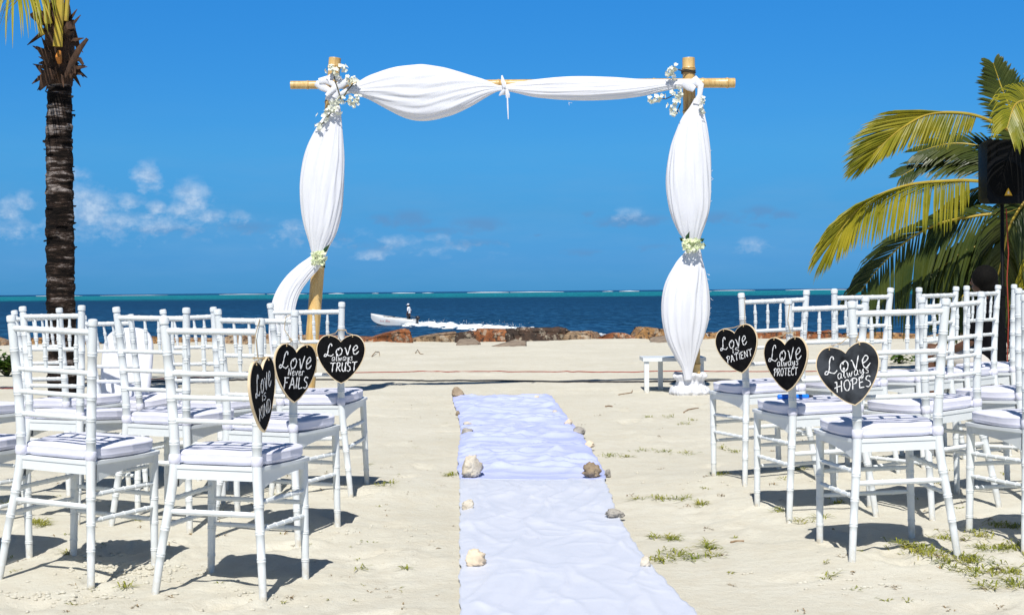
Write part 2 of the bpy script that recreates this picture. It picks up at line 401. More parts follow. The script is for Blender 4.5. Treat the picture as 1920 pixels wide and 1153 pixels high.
M_foam = mat('sea_foam', (0.82, 0.85, 0.86), 0.9, (0.6, 0.68, 0.72), 3, spec=0.1)
rnd = random.Random(4); mb = MB()
x = -1100.0
while x < 1100:
    L = rnd.choice((rnd.uniform(12, 50), rnd.uniform(30, 130))); Y = 2750 + rnd.uniform(-180, 120) - abs(x) * 0.05; hh = rnd.uniform(0.5, 1.7)
    n = max(4, int(L / 12)); pts = [(x + L * k / n, Y + rnd.uniform(-6, 6), SEA + 0.15) for k in range(n + 1)]
    mb.tube(pts, [(hh * (0.25 + 0.75 * math.sin(math.pi * min(max(k / n, 0.04), 0.96))) * rnd.uniform(0.6, 1.0), 5.0) for k in range(n + 1)], 6, flat=(0, 0, 1))
    x += L + rnd.choice((rnd.uniform(4, 40), rnd.uniform(15, 80)))
tag(mb.build('reef_surf', M_foam), 'thin broken white line of surf on the reef at the horizon', 'surf', kind='stuff')

# ------------------------------------------------------------------ chairs
def turned(mb, path, r, rings=(), n=10, e=0.0016, hw=0.004, ends=None, double=True, seg=14):
    """round turned member along a polyline: path points, radius per point (or one), ring positions 0..1"""
    P = [Vector(p) for p in path]
    if not hasattr(r, '__len__'): r = [r] * len(P)
    ds = [0]
    for a, b in zip(P, P[1:]): ds.append(ds[-1] + (b - a).length)
    T = ds[-1]
    def at(d):
        d = min(max(d, 0), T)
        for i in range(len(P) - 1):
            if d <= ds[i + 1] + 1e-9:
                k = (d - ds[i]) / max(ds[i + 1] - ds[i], 1e-9); return P[i].lerp(P[i + 1], k), r[i] + (r[i + 1] - r[i]) * k
        return P[-1], r[-1]
    S = [(d, 0) for d in ds] + [(T * k / seg, 0) for k in range(seg + 1)]
    for q in rings:
        c = q * T
        offs = (-hw, hw) if double else (0,)
        S = [s_ for s_ in S if abs(s_[0] - c) > hw * 2.2 or s_[0] in (0, T)]
        for o_ in offs: S += [(c + o_ - hw * .9, 0), (c + o_ - hw * .4, e), (c + o_ + hw * .4, e), (c + o_ + hw * .9, 0)]
    if ends: S = [s_ for s_ in S if not any(abs(s_[0] - ed) < 1e-4 for ed, _, _ in [])]
    S.sort(); out = []; rad = []; last = -1
    for d, ex in S:
        if d < 0 or d > T or (d - last) < 1e-5: continue
        p, q = at(d); out.append(p); rad.append(q + ex); last = d
    mb.tube(out, rad, n); return mb

def make_chair():
    root = thing('chiavari_chair', 'x', 'chair')
    WT, WS, WF, WFF, DT, DS, DF, DFF = .172, .149, .195, .182, .205, .178, .228, .152
    for s in (-1, 1):
        m = MB()
        path = catmull([(s * (WF + .004), -DF - .005, -.022), (s * WF, -DF, 0), (s * (WF * .62 + WS * .38), -(DF * .62 + DS * .38), .17), (s * (WS + .008), -(DS + .008), .34), (s * WS, -DS, .46), (s * (WS + .007), -(DS + .008), .65), (s * WT, -DT, .893)], 3)
        zs = [p[2] for p in path]
        rad = [float(np.interp(z, [0, .2, .42, .6, .89], [.0125, .0145, .0168, .0165, .0150])) for z in zs]
        turned(m, path, rad, (.17, .265, .36, .575, .655, .735, .815, .90), 12)
        tp = Vector(path[-1]); d = (tp - Vector(path[-2])).normalized()
        m.tube([tp + d * a for a in (-.002, .001, .004, .008, .022, .027, .029)], [.0150, .0128, .0128, .0168, .0168, .0150, .009], 12)
        m.build('back_post', M_paint, root)
    def bx(z): return float(np.interp(z, [.46, .65, .893], [WS, WS + .007, WT])), -float(np.interp(z, [.46, .65, .893], [DS, DS + .008, DT]))
    def rail(name, z, r, rings):
        x_, y_ = bx(z); turned(MB(), [(-x_ + .008, y_, z), (x_ - .008, y_, z)], r, rings, 10)
        m = MB(); turned(m, [(-x_ + .008, y_, z), (x_ - .008, y_, z)], r, rings, 10, e=.0011, hw=.003); return m.build(name, M_paint, root)
    rail('top_rail', .876, .0108, (.12, .31, .5, .69, .88))
    for z in (.735, .655, .577): rail('back_rail', z, .0088, (.14, .38, .62, .86))
    for k in range(4):
        f = -.6 + .4 * k; xa, ya = bx(.735); xb, yb = bx(.868); m = MB()
        turned(m, [(f * xa, ya, .738), (f * (xa + .002), (ya + yb) / 2, .80), (f * xb, yb, .870)], [.0055, .0076, .0052], (.3, .66), 8, e=.0022, hw=.004)
        m.build('spindle', M_paint, root)
    for s in (-1, 1):
        m = MB(); turned(m, [(s * WFF, DFF, -.022), (s * (WFF - .004), DFF - .002, .2), (s * (WFF - .008), DFF - .004, .425)], [.0125, .0145, .0165], (.2, .42, .62), 10, hw=.003)
        m.build('front_leg', M_paint, root)
    # seat frame: plank with bowed front, aprons under it
    m = MB()
    def outline(off, n=7):
        o = [(-.162 + off, -.188 + off), (.162 - off, -.188 + off)]
        o += [(.197 - off, .05), (.199 - off, .145)]
        for k in range(n + 1):
            t = k / n; o.append(((.192 - off) * math.cos(math.pi * t), .160 - off + .022 * math.sin(math.pi * t)))
        o += [(-.199 + off, .145), (-.197 + off, .05)]
        return o
    m.prism(outline(0), .418, .430)
    for s in (-1, 1):
        a = Vector((s * .151, -.16, 0)); b = Vector((s * .174, .14, 0)); N = 8; prof = []
        nrm = Vector((s, 0, 0)) * .009
        top = [a.lerp(b, k / N) + Vector((0, 0, .418)) for k in range(N + 1)]
        bot = [a.lerp(b, k / N) + Vector((0, 0, .418 - (.054 - .034 * (k / N) ** .8 + .010 * abs(2 * k / N - 1) ** 3))) for k in range(N + 1)]
        for k in range(N):
            q = [top[k], top[k + 1], bot[k + 1], bot[k]]
            m.poly([p + nrm for p in q]); m.poly([p - nrm for p in reversed(q)]); m.poly([bot[k] + nrm, bot[k + 1] + nrm, bot[k + 1] - nrm, bot[k] - nrm])
    m.box((0, -.176, .401), (.29, .018, .034)); m.box((0, .154, .404), (.335, .018, .028))
    m.build('seat_frame', M_paint, root, sharp=30)
    # cushion
    m = MB()
    def cush(u, v):
        # u around, v profile
        a = 2 * math.pi * u; ca, sa = math.cos(a), math.sin(a)
        sx = math.copysign(abs(ca) ** .42, ca); sy = math.copysign(abs(sa) ** .42, sa)
        prof = [(0, .431), (.6, .431), (.95, .432), (.985, .437), (.998, .441), (1.004, .445), (1.0, .449), (1.002, .458), (1.004, .464), (1.008, .4675), (1.0, .471), (.975, .4735), (.93, .475), (.7, .4775), (.4, .479), (0, .480)]
        k = v * (len(prof) - 1); i = min(int(k), len(prof) - 2); f = k - i
        rr = prof[i][0] + (prof[i + 1][0] - prof[i][0]) * f; z = prof[i][1] + (prof[i + 1][1] - prof[i][1]) * f
        yy = sy * .178; wd = .190 if yy > 0 else .190 + yy * .16
        z += .0012 * math.sin(7 * a + 1.0) * rr * (1 if z > .45 else 0) + .0030 * pn(rr * sx * 1.7 + 3, rr * sy * 1.7)
        return (sx * wd * rr, (yy + (.012 * (1 - abs(sx)) if sy > 0 else .004)) * rr - .004, z)
    m.grid(cush, 60, 36)
    cu = m.build('seat_cushion', M_cush, root, sharp=80)
    for s in (-1, 1):
        m = MB(); p = Vector((s * WS, -DS, .45))
        m.tube([p + Vector((0, 0, z)) for z in (-.016, -.013, 0, .012, .016)], [.0172, .0195, .0205, .0195, .0172], 12)
        m.tube([p + Vector((-s * .012, .010, -.004)), p + Vector((-s * .03, .022, -.002)), p + Vector((-s * .045, .035, 0))], [(.012, .004), (.010, .005), (.013, .006)], 8, flat=(0, 0, 1))
        m.build('tie', M_cush, cu)
    def st(p, q, r, rings):
        m = MB(); turned(m, [p, Vector(p).lerp(Vector(q), .12), Vector(p).lerp(Vector(q), .88), q], [r * .72, r, r, r * .72], rings, 8, e=.0018, hw=.003, double=False); m.build('stretcher', M_paint, root)
    def bl(z): k = np.interp(z, [0, .17, .34], [0, .38, .9]); return WF + (WS - WF) * k, -(DF + (DS - DF) * k)
    xb, yb = bl(.275); st((-xb, yb, .275), (xb, yb, .275), .0100, (.3, .5, .7))
    for z in (.27, .178): st((-WFF + .004, DFF - .002, z), (WFF - .004, DFF - .002, z), .0085, (.2, .4, .6, .8))
    for s in (-1, 1):
        for z in (.315, .228):
            xb, yb = bl(z); st((s * xb, yb, z), (s * (WFF - .005), DFF - .003, z - .004), .0085, (.15, .33, .5, .67, .85))
    return root

CHL = {
 'A': 'white chair with the LOVE IS KIND heart, nearest on the left of the aisle',
 'B': 'white chair turned toward the aisle, left neighbour of the LOVE IS KIND chair',
 'J': 'white chair cut off by the left edge, in the nearest left row',
 'N': 'white chair at the left edge in the second left row, only its cushion corner showing',
 'I': 'white chair in front of the dark palm trunk, in the second left row',
 'H': 'white chair of the second left row standing directly left of the LOVE NEVER FAILS chair',
 'G': 'white chair with the LOVE NEVER FAILS heart beside the aisle',
 'K': 'half hidden white chair turned sharply right, directly beside the palm trunk',
 'M': 'white chair with a rounded white backrest panel standing on its seat',
 'P': 'half hidden white chair turned sharply right, nearest beside the rounded white panel',
 'F': 'white chair with the LOVE ALWAYS TRUST heart, in front of the left bamboo post',
 'C': 'white chair with the LOVE ALWAYS HOPES heart, nearest on the right of the aisle',
 'Q': 'white chair cut off by the right edge above green grass, nearest right row',
 'D': 'white chair with the LOVE ALWAYS PROTECT heart and a blue pen on its cushion',
 'R': 'white chair in the second right row just behind the LOVE ALWAYS HOPES chair',
 'W': 'white chair at the right edge in the second right row',
 'E': 'white chair with the LOVE IS PATIENT heart, beside the right aisle edge',
 'S': 'white chair right of the LOVE IS PATIENT chair in the farthest right row',
 'T': 'white chair turned sharply left in the farthest right row, left of the seated person',
 'U': 'white chair turned sharply left, directly in front of the seated person',
 'V': 'white chair at the right edge in the farthest right row, beyond the speaker pole'}
proto = make_chair(); first = True
chairs = {}
LOCAL = lambda n, a, b, z: chairs[n].matrix_basis @ Vector((a, b, z))
for k, (x, y, z, t, rx, ry) in CH.items():
    o = proto if first else copy_tree(proto); first = False
    o.rotation_euler = Euler((rx, ry, t)); o.location = (x, y, z - .002)
    tag(o, CHL[k], 'chair', 'white chairs left of the aisle' if x < 0 else 'white chairs right of the aisle')
    chairs[k] = o

# rounded white panel standing on a seat
m = MB(); c = yp(236, 688, 7.56)
out = [(-.130, -.20), (-.10, -.212), (.10, -.212), (.125, -.20), (.142, -.10), (.146, .02), (.142, .11), (.122, .165), (.085, .195), (.03, .208), (-.03, .208), (-.085, .195), (-.122, .165), (-.142, .11), (-.146, .02), (-.142, -.10)]
out = [(p[0], p[1]) for p in catmull([(a, b, 0) for a, b in out + out[:1]], 3)[:-1]]
N = len(out); rings_ = [(0.93, .016), (.985, .011), (1, 0), (.985, -.011), (.93, -.016)]
for k, zz in rings_:
    for a, b in out: m.v.append(Vector((a * k, b * k, zz + .018 * (a / .146) ** 2)))
for i in range(4):
    for j in range(N): m.addf((i * N + j, i * N + (j + 1) % N, (i + 1) * N + (j + 1) % N, (i + 1) * N + j))
m.addf(tuple(range(N))); m.addf(tuple(4 * N + i for i in reversed(range(N))))
o = m.build('backrest_panel', M_cloth, sharp=50)
o.matrix_world = Matrix.Translation((c.x, c.y + .05, c.z)) @ Euler((R(80), 0, R(-14))).to_matrix().to_4x4()
tag(o, 'white padded panel with a rounded top, propped on a chair seat beside the palm trunk', 'panel')

# ------------------------------------------------------------------ heart signs
UPP = {
 'T': (.75, [[(0, 1), (.38, .98), (.75, 1.0)], [(.40, 1), (.36, .5), (.34, 0)]]),
 'R': (.62, [[(.10, 1), (.08, .5), (.04, 0)], [(0, .92), (.30, 1.02), (.52, .84), (.40, .58), (.10, .5)], [(.22, .52), (.40, .25), (.62, 0)]]),
 'U': (.62, [[(.06, 1), (.04, .4), (.16, .05), (.38, .05), (.50, .4), (.54, 1)], [(.54, .5), (.56, .2), (.62, 0)]]),
 'S': (.52, [[(.50, .88), (.34, 1.0), (.12, .92), (.10, .68), (.38, .48), (.46, .22), (.28, .0), (.0, .08)]]),
 'F': (.55, [[(.10, 1), (.10, .5), (.06, 0)], [(.0, 1), (.30, .98), (.55, 1.0)], [(.08, .56), (.42, .58)]]),
 'A': (.62, [[(0, 0), (.16, .5), (.30, 1), (.46, .5), (.60, 0)], [(.12, .36), (.50, .38)]]),
 'I': (.14, [[(.07, 1), (.06, .5), (.05, 0)]]),
 'L': (.48, [[(.06, 1), (.05, .5), (.04, .02), (.25, 0), (.48, .06)]]),
 'K': (.60, [[(.08, 1), (.07, .5), (.04, 0)], [(.55, 1), (.30, .62), (.08, .45)], [(.20, .55), (.38, .28), (.60, 0)]]),
 'N': (.62, [[(.04, 0), (.06, .5), (.08, 1)], [(.08, 1), (.30, .5), (.54, .02)], [(.54, .02), (.57, .5), (.60, 1.02)]]),
 'D': (.60, [[(.08, 1), (.07, .5), (.05, 0)], [(0, .98), (.34, .98), (.56, .66), (.52, .26), (.26, .0), (.02, .02)]]),
 'P': (.55, [[(.12, .98), (.10, .5), (.06, 0)], [(-.06, .80), (.10, 1.0), (.40, 1.0), (.54, .80), (.40, .54), (.10, .48)]]),
 'E': (.52, [[(.08, 1), (.07, .5), (.05, 0)], [(.08, 1), (.52, 1.0)], [(.07, .52), (.42, .54)], [(.05, .02), (.50, .03)]]),
 'O': (.62, [[(.34, 1), (.10, .85), (.02, .45), (.18, .04), (.44, .06), (.60, .5), (.50, .88), (.34, 1.0), (.26, .93)]]),
 'C': (.55, [[(.52, .86), (.34, 1), (.10, .82), (.02, .42), (.18, .06), (.40, .02), (.54, .16)]]),
 'H': (.66, [[(.14, 1), (.12, .5), (.10, 0)], [(.60, 1.02), (.56, .5), (.54, 0)], [(-.12, .42), (.2, .52), (.60, .54)], [(-.05, .95), (.14, 1.0)]])}
LOW = {
 'a': (.50, [[(.42, .50), (.22, .56), (.04, .34), (.12, .04), (.32, .12), (.44, .5)], [(.44, .5), (.40, .15), (.52, .06)]]),
 'l': (.26, [[(.02, .2), (.20, .75), (.16, 1.02), (.06, .8), (.08, .2), (.16, .02), (.28, .14)]]),
 'w': (.62, [[(.02, .5), (.06, .12), (.18, .06), (.30, .42)], [(.30, .42), (.34, .10), (.46, .08), (.56, .40), (.62, .48)]]),
 'y': (.48, [[(.04, .5), (.06, .22), (.20, .16), (.40, .5)], [(.42, .5), (.34, -.1), (.18, -.40), (.04, -.28), (.24, -.02), (.50, .16)]]),
 's': (.36, [[(.34, .46), (.18, .54), (.08, .42), (.28, .26), (.26, .06), (.02, .06)]]),
 'n': (.54, [[(.04, .86), (.06, .5), (.04, .04)], [(.05, .80), (.26, .4), (.42, .06)], [(.42, .06), (.46, .5), (.50, .92)]]),
 'e': (.44, [[(.04, .28), (.26, .32), (.36, .46), (.20, .56), (.05, .34), (.12, .06), (.30, .04), (.44, .18)]]),
 'v': (.46, [[(.02, .52), (.12, .3), (.20, .02)], [(.20, .02), (.32, .34), (.40, .54), (.48, .48)]]),
 'r': (.38, [[(.04, .52), (.08, .3), (.06, .02)], [(.07, .34), (.16, .50), (.30, .54), (.38, .46)]])}
LOVE = {  # brush script capital L and round letters
 'L': (.86, [[(.62, .84), (.60, 1.02), (.44, 1.0), (.34, .70), (.30, .34), (.18, .06), (.02, .02), (.02, .18), (.18, .20), (.38, .08), (.62, .02), (.80, .16)]]),
 'o': (.62, [[(.32, .62), (.08, .50), (.04, .20), (.22, .0), (.46, .12), (.54, .42), (.40, .64), (.24, .56), (.22, .44)]]),
 'v': (.54, [[(.0, .62), (.10, .5), (.22, .06), (.26, .0)], [(.26, .0), (.38, .40), (.50, .82)]]),
 'e': (.54, [[(.04, .30), (.32, .42), (.44, .62), (.26, .74), (.06, .46), (.12, .08), (.32, .02), (.56, .24)]])}
def word(mb, text, font, cx, cy, h, w, rot=0.0, gap=.14, shear=.12, lw=.012):
    adv = sum(font[ch][0] for ch in text) + gap * (len(text) - 1); sx = w / adv; x = 0
    ct, st_ = math.cos(rot), math.sin(rot)
    for ch in text:
        wd, strokes = font[ch]
        for s in strokes:
            P = catmull([(a, b, 0) for a, b in s], 4) if len(s) > 2 else [np.array((s[0][0] * (1 - t) + s[1][0] * t, s[0][1] * (1 - t) + s[1][1] * t, 0)) for t in (0, .33, .66, 1)]
            Q = []
            for p in P:
                a = (x + p[0] - adv / 2) * sx + shear * p[1] * h; b = (p[1] - .5) * h
                Q.append((cx + a * ct - b * st_, cy + a * st_ + b * ct, .0052))
            mb.tube(Q, [(.0006, lw * .33 * (.75 + .25 * math.sin(i * 1.3))) for i in range(len(Q))], 6, flat=(0, 0, 1))
        x += wd + gap
def heart_outline(k):
    half = [(0, .36), (.045, .41), (.12, .462), (.24, .50), (.36, .475), (.455, .375), (.5, .23), (.48, .07), (.405, -.105), (.285, -.275), (.14, -.42), (0, -.5)]
    P = catmull([(a, b, 0) for a, b in half], 5); R_ = [(p[0] * k, p[1] * k) for p in P]
    return R_ + [(-a, b) for a, b in R_[-2:0:-1]]
def heart_sign(px, py, Y, yaw, roll, size, words, label, board, post, hook_px):
    c = yp(px, py, Y); Mx = Matrix.Translation(c) @ Euler((R(90), 0, 0)).to_matrix().to_4x4()
    Mx = Matrix.Translation(c) @ Matrix.Rotation(R(yaw), 4, 'Z') @ Matrix.Rotation(R(90), 4, 'X') @ Matrix.Rotation(R(roll), 4, 'Z')
    root = thing('heart_sign', label, 'sign', group='black heart chalkboards on the aisle chairs'); root.matrix_world = Mx
    m = MB(); o1 = heart_outline(size); o2 = [(a, b + .0008) for a, b in heart_outline(size * .968)]; n = len(o1)
    for o_, z in ((o1, -.004), (o1, .004), (o2, .0048), (o2, .0035)):
        for a, b in o_: m.v.append(Vector((a, b, z)))
    m.addf(tuple(reversed(range(n))))
    for L in range(3):
        for i in range(n):
            j = (i + 1) % n; m.addf((L * n + i, L * n + j, (L + 1) * n + j, (L + 1) * n + i))
    m.build('wooden_rim', M_rim, root, sharp=35)
    m = MB(); m.poly([(a, b, .0040) for a, b in o2]); m.build('chalkboard', board, root, smooth=False)
    m = MB()
    for (txt, font, cx, cy, h, w_, rot, lw) in words: word(m, txt, font, cx * size, cy * size, h * size, w_ * size, rot, lw=lw * size)
    m.build('chalk_lettering', M_chalk, root)
    # string over the chair post
    inv = Mx.inverted(); hk = inv @ yp(post[0], post[1], Y + .02); m = MB()
    for q in (-1, 1):
        hole = Vector((q * .24 * size, .455 * size, .0055)); edge = Vector((q * .24 * size, .502 * size, .002))
        m.ball(hole, .003, 6, 5)
        m.tube([hole, edge, edge.lerp(hk, .5) + Vector((0, -.004, .002)), hk + Vector((q * .017, .002, .006))], .0017, 6)
    c0 = inv @ yp(post[0], post[1], Y + .035)
    W3 = inv.to_3x3()
    m.tube([c0 + W3 @ Vector((.0195 * math.cos(a), .0195 * math.sin(a), .002 * math.sin(3 * a))) for a in [2 * math.pi * i / 16 for i in range(17)]], .0019, 6, cap=False)
    if hook_px: m.tube([inv @ yp(a, b, Y + .012) for a, b in hook_px] + [hk], .0014, 6)
    m.build('string', M_twine, root)
    return root
def post_at(n, side, z):
    x_ = np.interp(z, [.46, .65, .893], [.149, .156, .172]); y_ = -np.interp(z, [.46, .65, .893], [.178, .186, .205])
    bpy.context.view_layer.update()
    return chairs[n].matrix_world @ Vector((side * x_, y_, z))
Lv = lambda cx, cy, h, w_, rot=0, lw=.042: ('Love', LOVE, cx, cy, h, w_, rot, lw)
heart_sign(492, 742, 4.66, 80, 5, .240, [Lv(-.02, .19, .27, .62, .14, .040), ('IS', UPP, .0, -.015, .085, .15, .14, .026), ('KIND', UPP, .01, -.19, .17, .46, .17, .028)],
  'black heart reading LOVE IS KIND, turned almost edge-on', M_black, (486, 671), [(487, 598), (479, 628), (483, 672)])
heart_sign(553, 700, 5.66, 53, -4, .232, [Lv(-.02, .215, .27, .74, .0, .042), ('never', LOW, .0, .035, .15, .37, .02, .026), ('FAILS', UPP, .0, -.16, .19, .56, .04, .040)],
  'black heart reading LOVE NEVER FAILS, half turned to the aisle', M_black, (551, 636), [(549, 588), (535, 595), (533, 618), (548, 640)])
heart_sign(639.5, 673.5, 6.71, 2, 0, .228, [Lv(.0, .20, .24, .70, .07, .042), ('always', LOW, .02, .045, .15, .42, .02, .024), ('TRUST', UPP, .04, -.155, .18, .55, .04, .040)],
  'black heart reading LOVE ALWAYS TRUST, farthest on the left of the aisle', M_black, (641, 619), None)
heart_sign(1384, 656, 6.84, -37, 12, .226, [Lv(-.08, .19, .25, .64, .03, .036), ('IS', UPP, -.05, .0, .10, .16, .03, .028), ('PATIENT', UPP, .01, -.135, .14, .62, .09, .030)],
  'black heart reading LOVE IS PATIENT, farthest on the right of the aisle', M_black, (1396, 609), [(1397, 558), (1396, 600), (1400, 616)])
heart_sign(1474.5, 683, 5.92, -49, 3, .226, [Lv(-.02, .21, .28, .74, .04, .036), ('always', LOW, .04, .05, .16, .48, .04, .026), ('PROTECT', UPP, -.01, -.135, .135, .54, .03, .030)],
  'black heart reading LOVE ALWAYS PROTECT, middle one on the right', M_black, (1483, 624), [(1481, 566), (1477, 600), (1483, 625)])
heart_sign(1593, 703, 5.045, -12, 10, .218, [Lv(-.02, .20, .26, .72, .02, .036), ('always', LOW, .05, .055, .165, .50, .05, .024), ('HOPES', UPP, .02, -.15, .17, .56, .03, .034)],
  'chalk-smudged grey heart reading LOVE ALWAYS HOPES, nearest on the right', M_smudge, (1599, 632), None)
# blue pen on a cushion
bpy.context.view_layer.update()
p0 = chairs['D'].matrix_world @ Vector((-.05, .03, .489)); root = thing('marker_pen', 'bright blue marker pen lying on the cushion under the LOVE ALWAYS PROTECT heart', 'pen', p0, R(4))
M_blue = mat('blue_plastic', (0.005, 0.12, 0.62), 0.3, (0.01, 0.2, 0.7), 30); M_dk = mat('dark_plastic', (0.02, 0.02, 0.025), 0.4, (0.03, 0.03, 0.035), 20)
MB().tube([(-.075, 0, 0), (-.07, 0, 0), (-.03, 0, 0), (.06, 0, 0), (.063, 0, 0)], [.006, .010, .0105, .0095, .006], 12).build('barrel', M_blue, root)
MB().tube([(.063, 0, 0), (.07, 0, 0), (.082, 0, 0)], [.006, .0055, .002], 10).build('tip', M_dk, root)

# ------------------------------------------------------------------ the arch
YA = 13.70; PXM = FPX / YA
def pole(m, a, b, r0, r1, nodes):
    a, b = Vector(a), Vector(b); L = (b - a).length; S = [(0, 0)]
    for q in nodes: S += [(q - .022 / L, 0), (q - .008 / L, .12), (q - .003 / L, .12), (q, -.03), (q + .003 / L, .09), (q + .014 / L, 0)]
    S += [(k / 24, 0) for k in range(1, 24)] + [(1, 0)]
    S = sorted(s_ for s_ in S if 0 <= s_[0] <= 1); pts, rad = [], []
    for q, e in S:
        if pts and (a.lerp(b, q) - pts[-1]).length < 1e-4: continue
        pts.append(a.lerp(b, q)); rad.append((r0 + (r1 - r0) * q) * (1 + e))
    m.tube(pts, rad, 16)
    d = (b - a).normalized()                                     # hollow sawn top
    m.tube([b - d * .001, b + d * .004], [r1, r1 * .97], 16)
root = thing('bamboo_arch', 'wedding arch of two bamboo posts and a bamboo crossbar on the sand', 'arch')
bl_ = yp(577, 738, YA + .05); tl_ = yp(628, 110, YA + .05); br_ = yp(1302, 745, YA + .05); tr_ = yp(1291, 110, YA + .05)
m = MB(); pole(m, bl_, tl_, .066, .058, (.12, .25, .39, .53, .66, .77, .87, .975)); m.build('post', M_bamboo, root)
m = MB(); pole(m, br_, tr_, .062, .060, (.10, .24, .37, .5, .62, .73, .845, .97)); m.build('post', M_bamboo, root)
m = MB(); pole(m, yp(545, 160, YA - .06), yp(1377, 156, YA - .06), .038, .046, (.04, .13, .24, .36, .47, .58, .70, .82, .93, .985)); m.build('crossbar', M_bamboo, root)
M_rope = mat('dark_cord', (0.02, 0.018, 0.015), 0.8, (0.05, 0.04, 0.03), 60)
m = MB()
for py_, tp_ in ((134, 1291), (137, 1291)):
    c = yp(tp_, py_, YA + .05); m.tube([c + Vector((.066 * math.cos(a), .066 * math.sin(a), .006 * math.sin(a * 2))) for a in [2 * math.pi * i / 18 for i in range(19)]], .006, 6, cap=False)
m.tube([yp(1272, 131, YA), yp(1281, 134, YA - .02), yp(1291, 134, YA - .02)], .006, 6); m.build('lashing', M_rope, root)

def drape(m, spine, Y, dfac=.55, pleats=9, seed=0, amp=.10, nphi=150, nt=14, sag=0):
    """gathered cloth: spine points (px, py, half width px) in the plane of the arch"""
    S = catmull([(a, b, c) for a, b, c in spine], nt); pts = [yp(a, b, Y) for a, b, _ in S]; hw = [max(c, 1.5) / PXM for _, _, c in S]
    L = len(S); rs = random.Random(seed); ph = [rs.uniform(0, 6.28) for _ in range(4)]; b0 = len(m.v)
    mx = max(hw)
    for i in range(L):
        t = (pts[min(i + 1, L - 1)] - pts[max(i - 1, 0)]); t.y = 0; t.normalize(); nrm = Vector((t.z, 0, -t.x))
        q = i / (L - 1); r = hw[i]; tight = 1 - r / mx
        for k in range(nphi):
            a = 2 * math.pi * k / nphi
            tw = a + .5 * math.sin(q * 3.1 + ph[0])
            f = amp * (.45 + .9 * tight) * math.sin(pleats * tw + 1.5 * math.sin(3 * q + ph[1])) + amp * .8 * math.sin(4 * tw + 4 * q + ph[2]) * (.3 + .7 * (1 - tight)) + amp * .5 * math.sin(17 * tw + 2 * math.sin(5 * q + ph[3])) + amp * (.16 + .2 * tight) * math.sin(29 * tw + 3 * math.sin(4 * q + ph[0])) + amp * .55 * (max(0, math.sin(2.5 * tw + 7 * q + ph[1])) ** 4)
            f += amp * 1.4 * float(pn(np.array(3 * math.cos(a) + seed), np.array(q * 5.0 + 2 * math.sin(a))))
            side = abs(math.cos(a)) ** 4
            rr = r * (1 + f * (1 - .75 * side))
            m.v.append(pts[i] + nrm * (rr * math.cos(a)) + Vector((0, -1, 0)) * (rr * dfac * math.sin(a)))
    for i in range(L - 1):
        for k in range(nphi):
            k2 = (k + 1) % nphi; m.addf((b0 + i * nphi + k, b0 + (i + 1) * nphi + k, b0 + (i + 1) * nphi + k2, b0 + i * nphi + k2))
    m.addf(tuple(b0 + k for k in range(nphi))); m.addf(tuple(b0 + (L - 1) * nphi + k for k in reversed(range(nphi))))
def frays(m, pts, Y, n, seed, sx):
    rs = random.Random(seed)
    for _ in range(n):
        a, b = rs.choice(pts); q = yp(a + rs.uniform(-3, 3), b + rs.uniform(-12, 12), Y - .02); e = q + Vector((sx * rs.uniform(.01, .04), 0, rs.uniform(-.03, .02)))
        m.tube([q, q.lerp(e, .6) + Vector((0, 0, -.004)), e], [.0022, .0018, .001], 4)
root = thing('crossbar_drape', 'white satin swag gathered along the bamboo crossbar in two long puffs', 'drape')
m = MB(); drape(m, [(652, 168, 5), (672, 167, 13), (700, 165, 26), (740, 168, 42), (785, 175, 52), (830, 174, 47), (870, 171, 34), (905, 167, 19), (930, 166, 7), (942, 166, 5)], YA - .13, .5, 5, 3, .065)
m.build('puff', M_cloth, root)
m = MB(); drape(m, [(946, 165, 5), (970, 165, 10), (1010, 166, 17), (1070, 166, 22), (1140, 166, 21), (1200, 165, 16), (1250, 160, 10), (1290, 157, 8), (1310, 156, 7)], YA - .12, .5, 5, 8, .075)
frays(m, [(1066, 186), (1072, 186)], YA - .12, 7, 1, .5); m.build('puff', M_cloth, root)
m = MB(); c = yp(945, 166, YA - .08)
for dz in (-.012, 0, .012): m.tube([c + Vector((dz, .055 * math.cos(a), .055 * math.sin(a))) for a in [2 * math.pi * i / 16 for i in range(17)]], .009, 6, cap=False)
m.tube([yp(945, 165, YA - .16), yp(943, 152, YA - .17), yp(941, 142, YA - .16)], [(.012, .003), (.018, .003), (.006, .002)], 6)
m.tube([yp(946, 168, YA - .16), yp(940, 176, YA - .17), yp(936, 180, YA - .16)], [(.012, .003), (.016, .003), (.006, .002)], 6)
m.tube([yp(950, 168, YA - .16), yp(952, 178, YA - .17), yp(952, 184, YA - .16)], [(.012, .004), (.02, .003), (.018, .002)], 6)
m.tube([yp(951, 170, YA - .16), yp(952, 200, YA - .17), yp(953, 224, YA - .16)], [(.006, .004), (.007, .003), (.004, .002)], 6)
m.build('ribbon_tie', M_cloth, root)
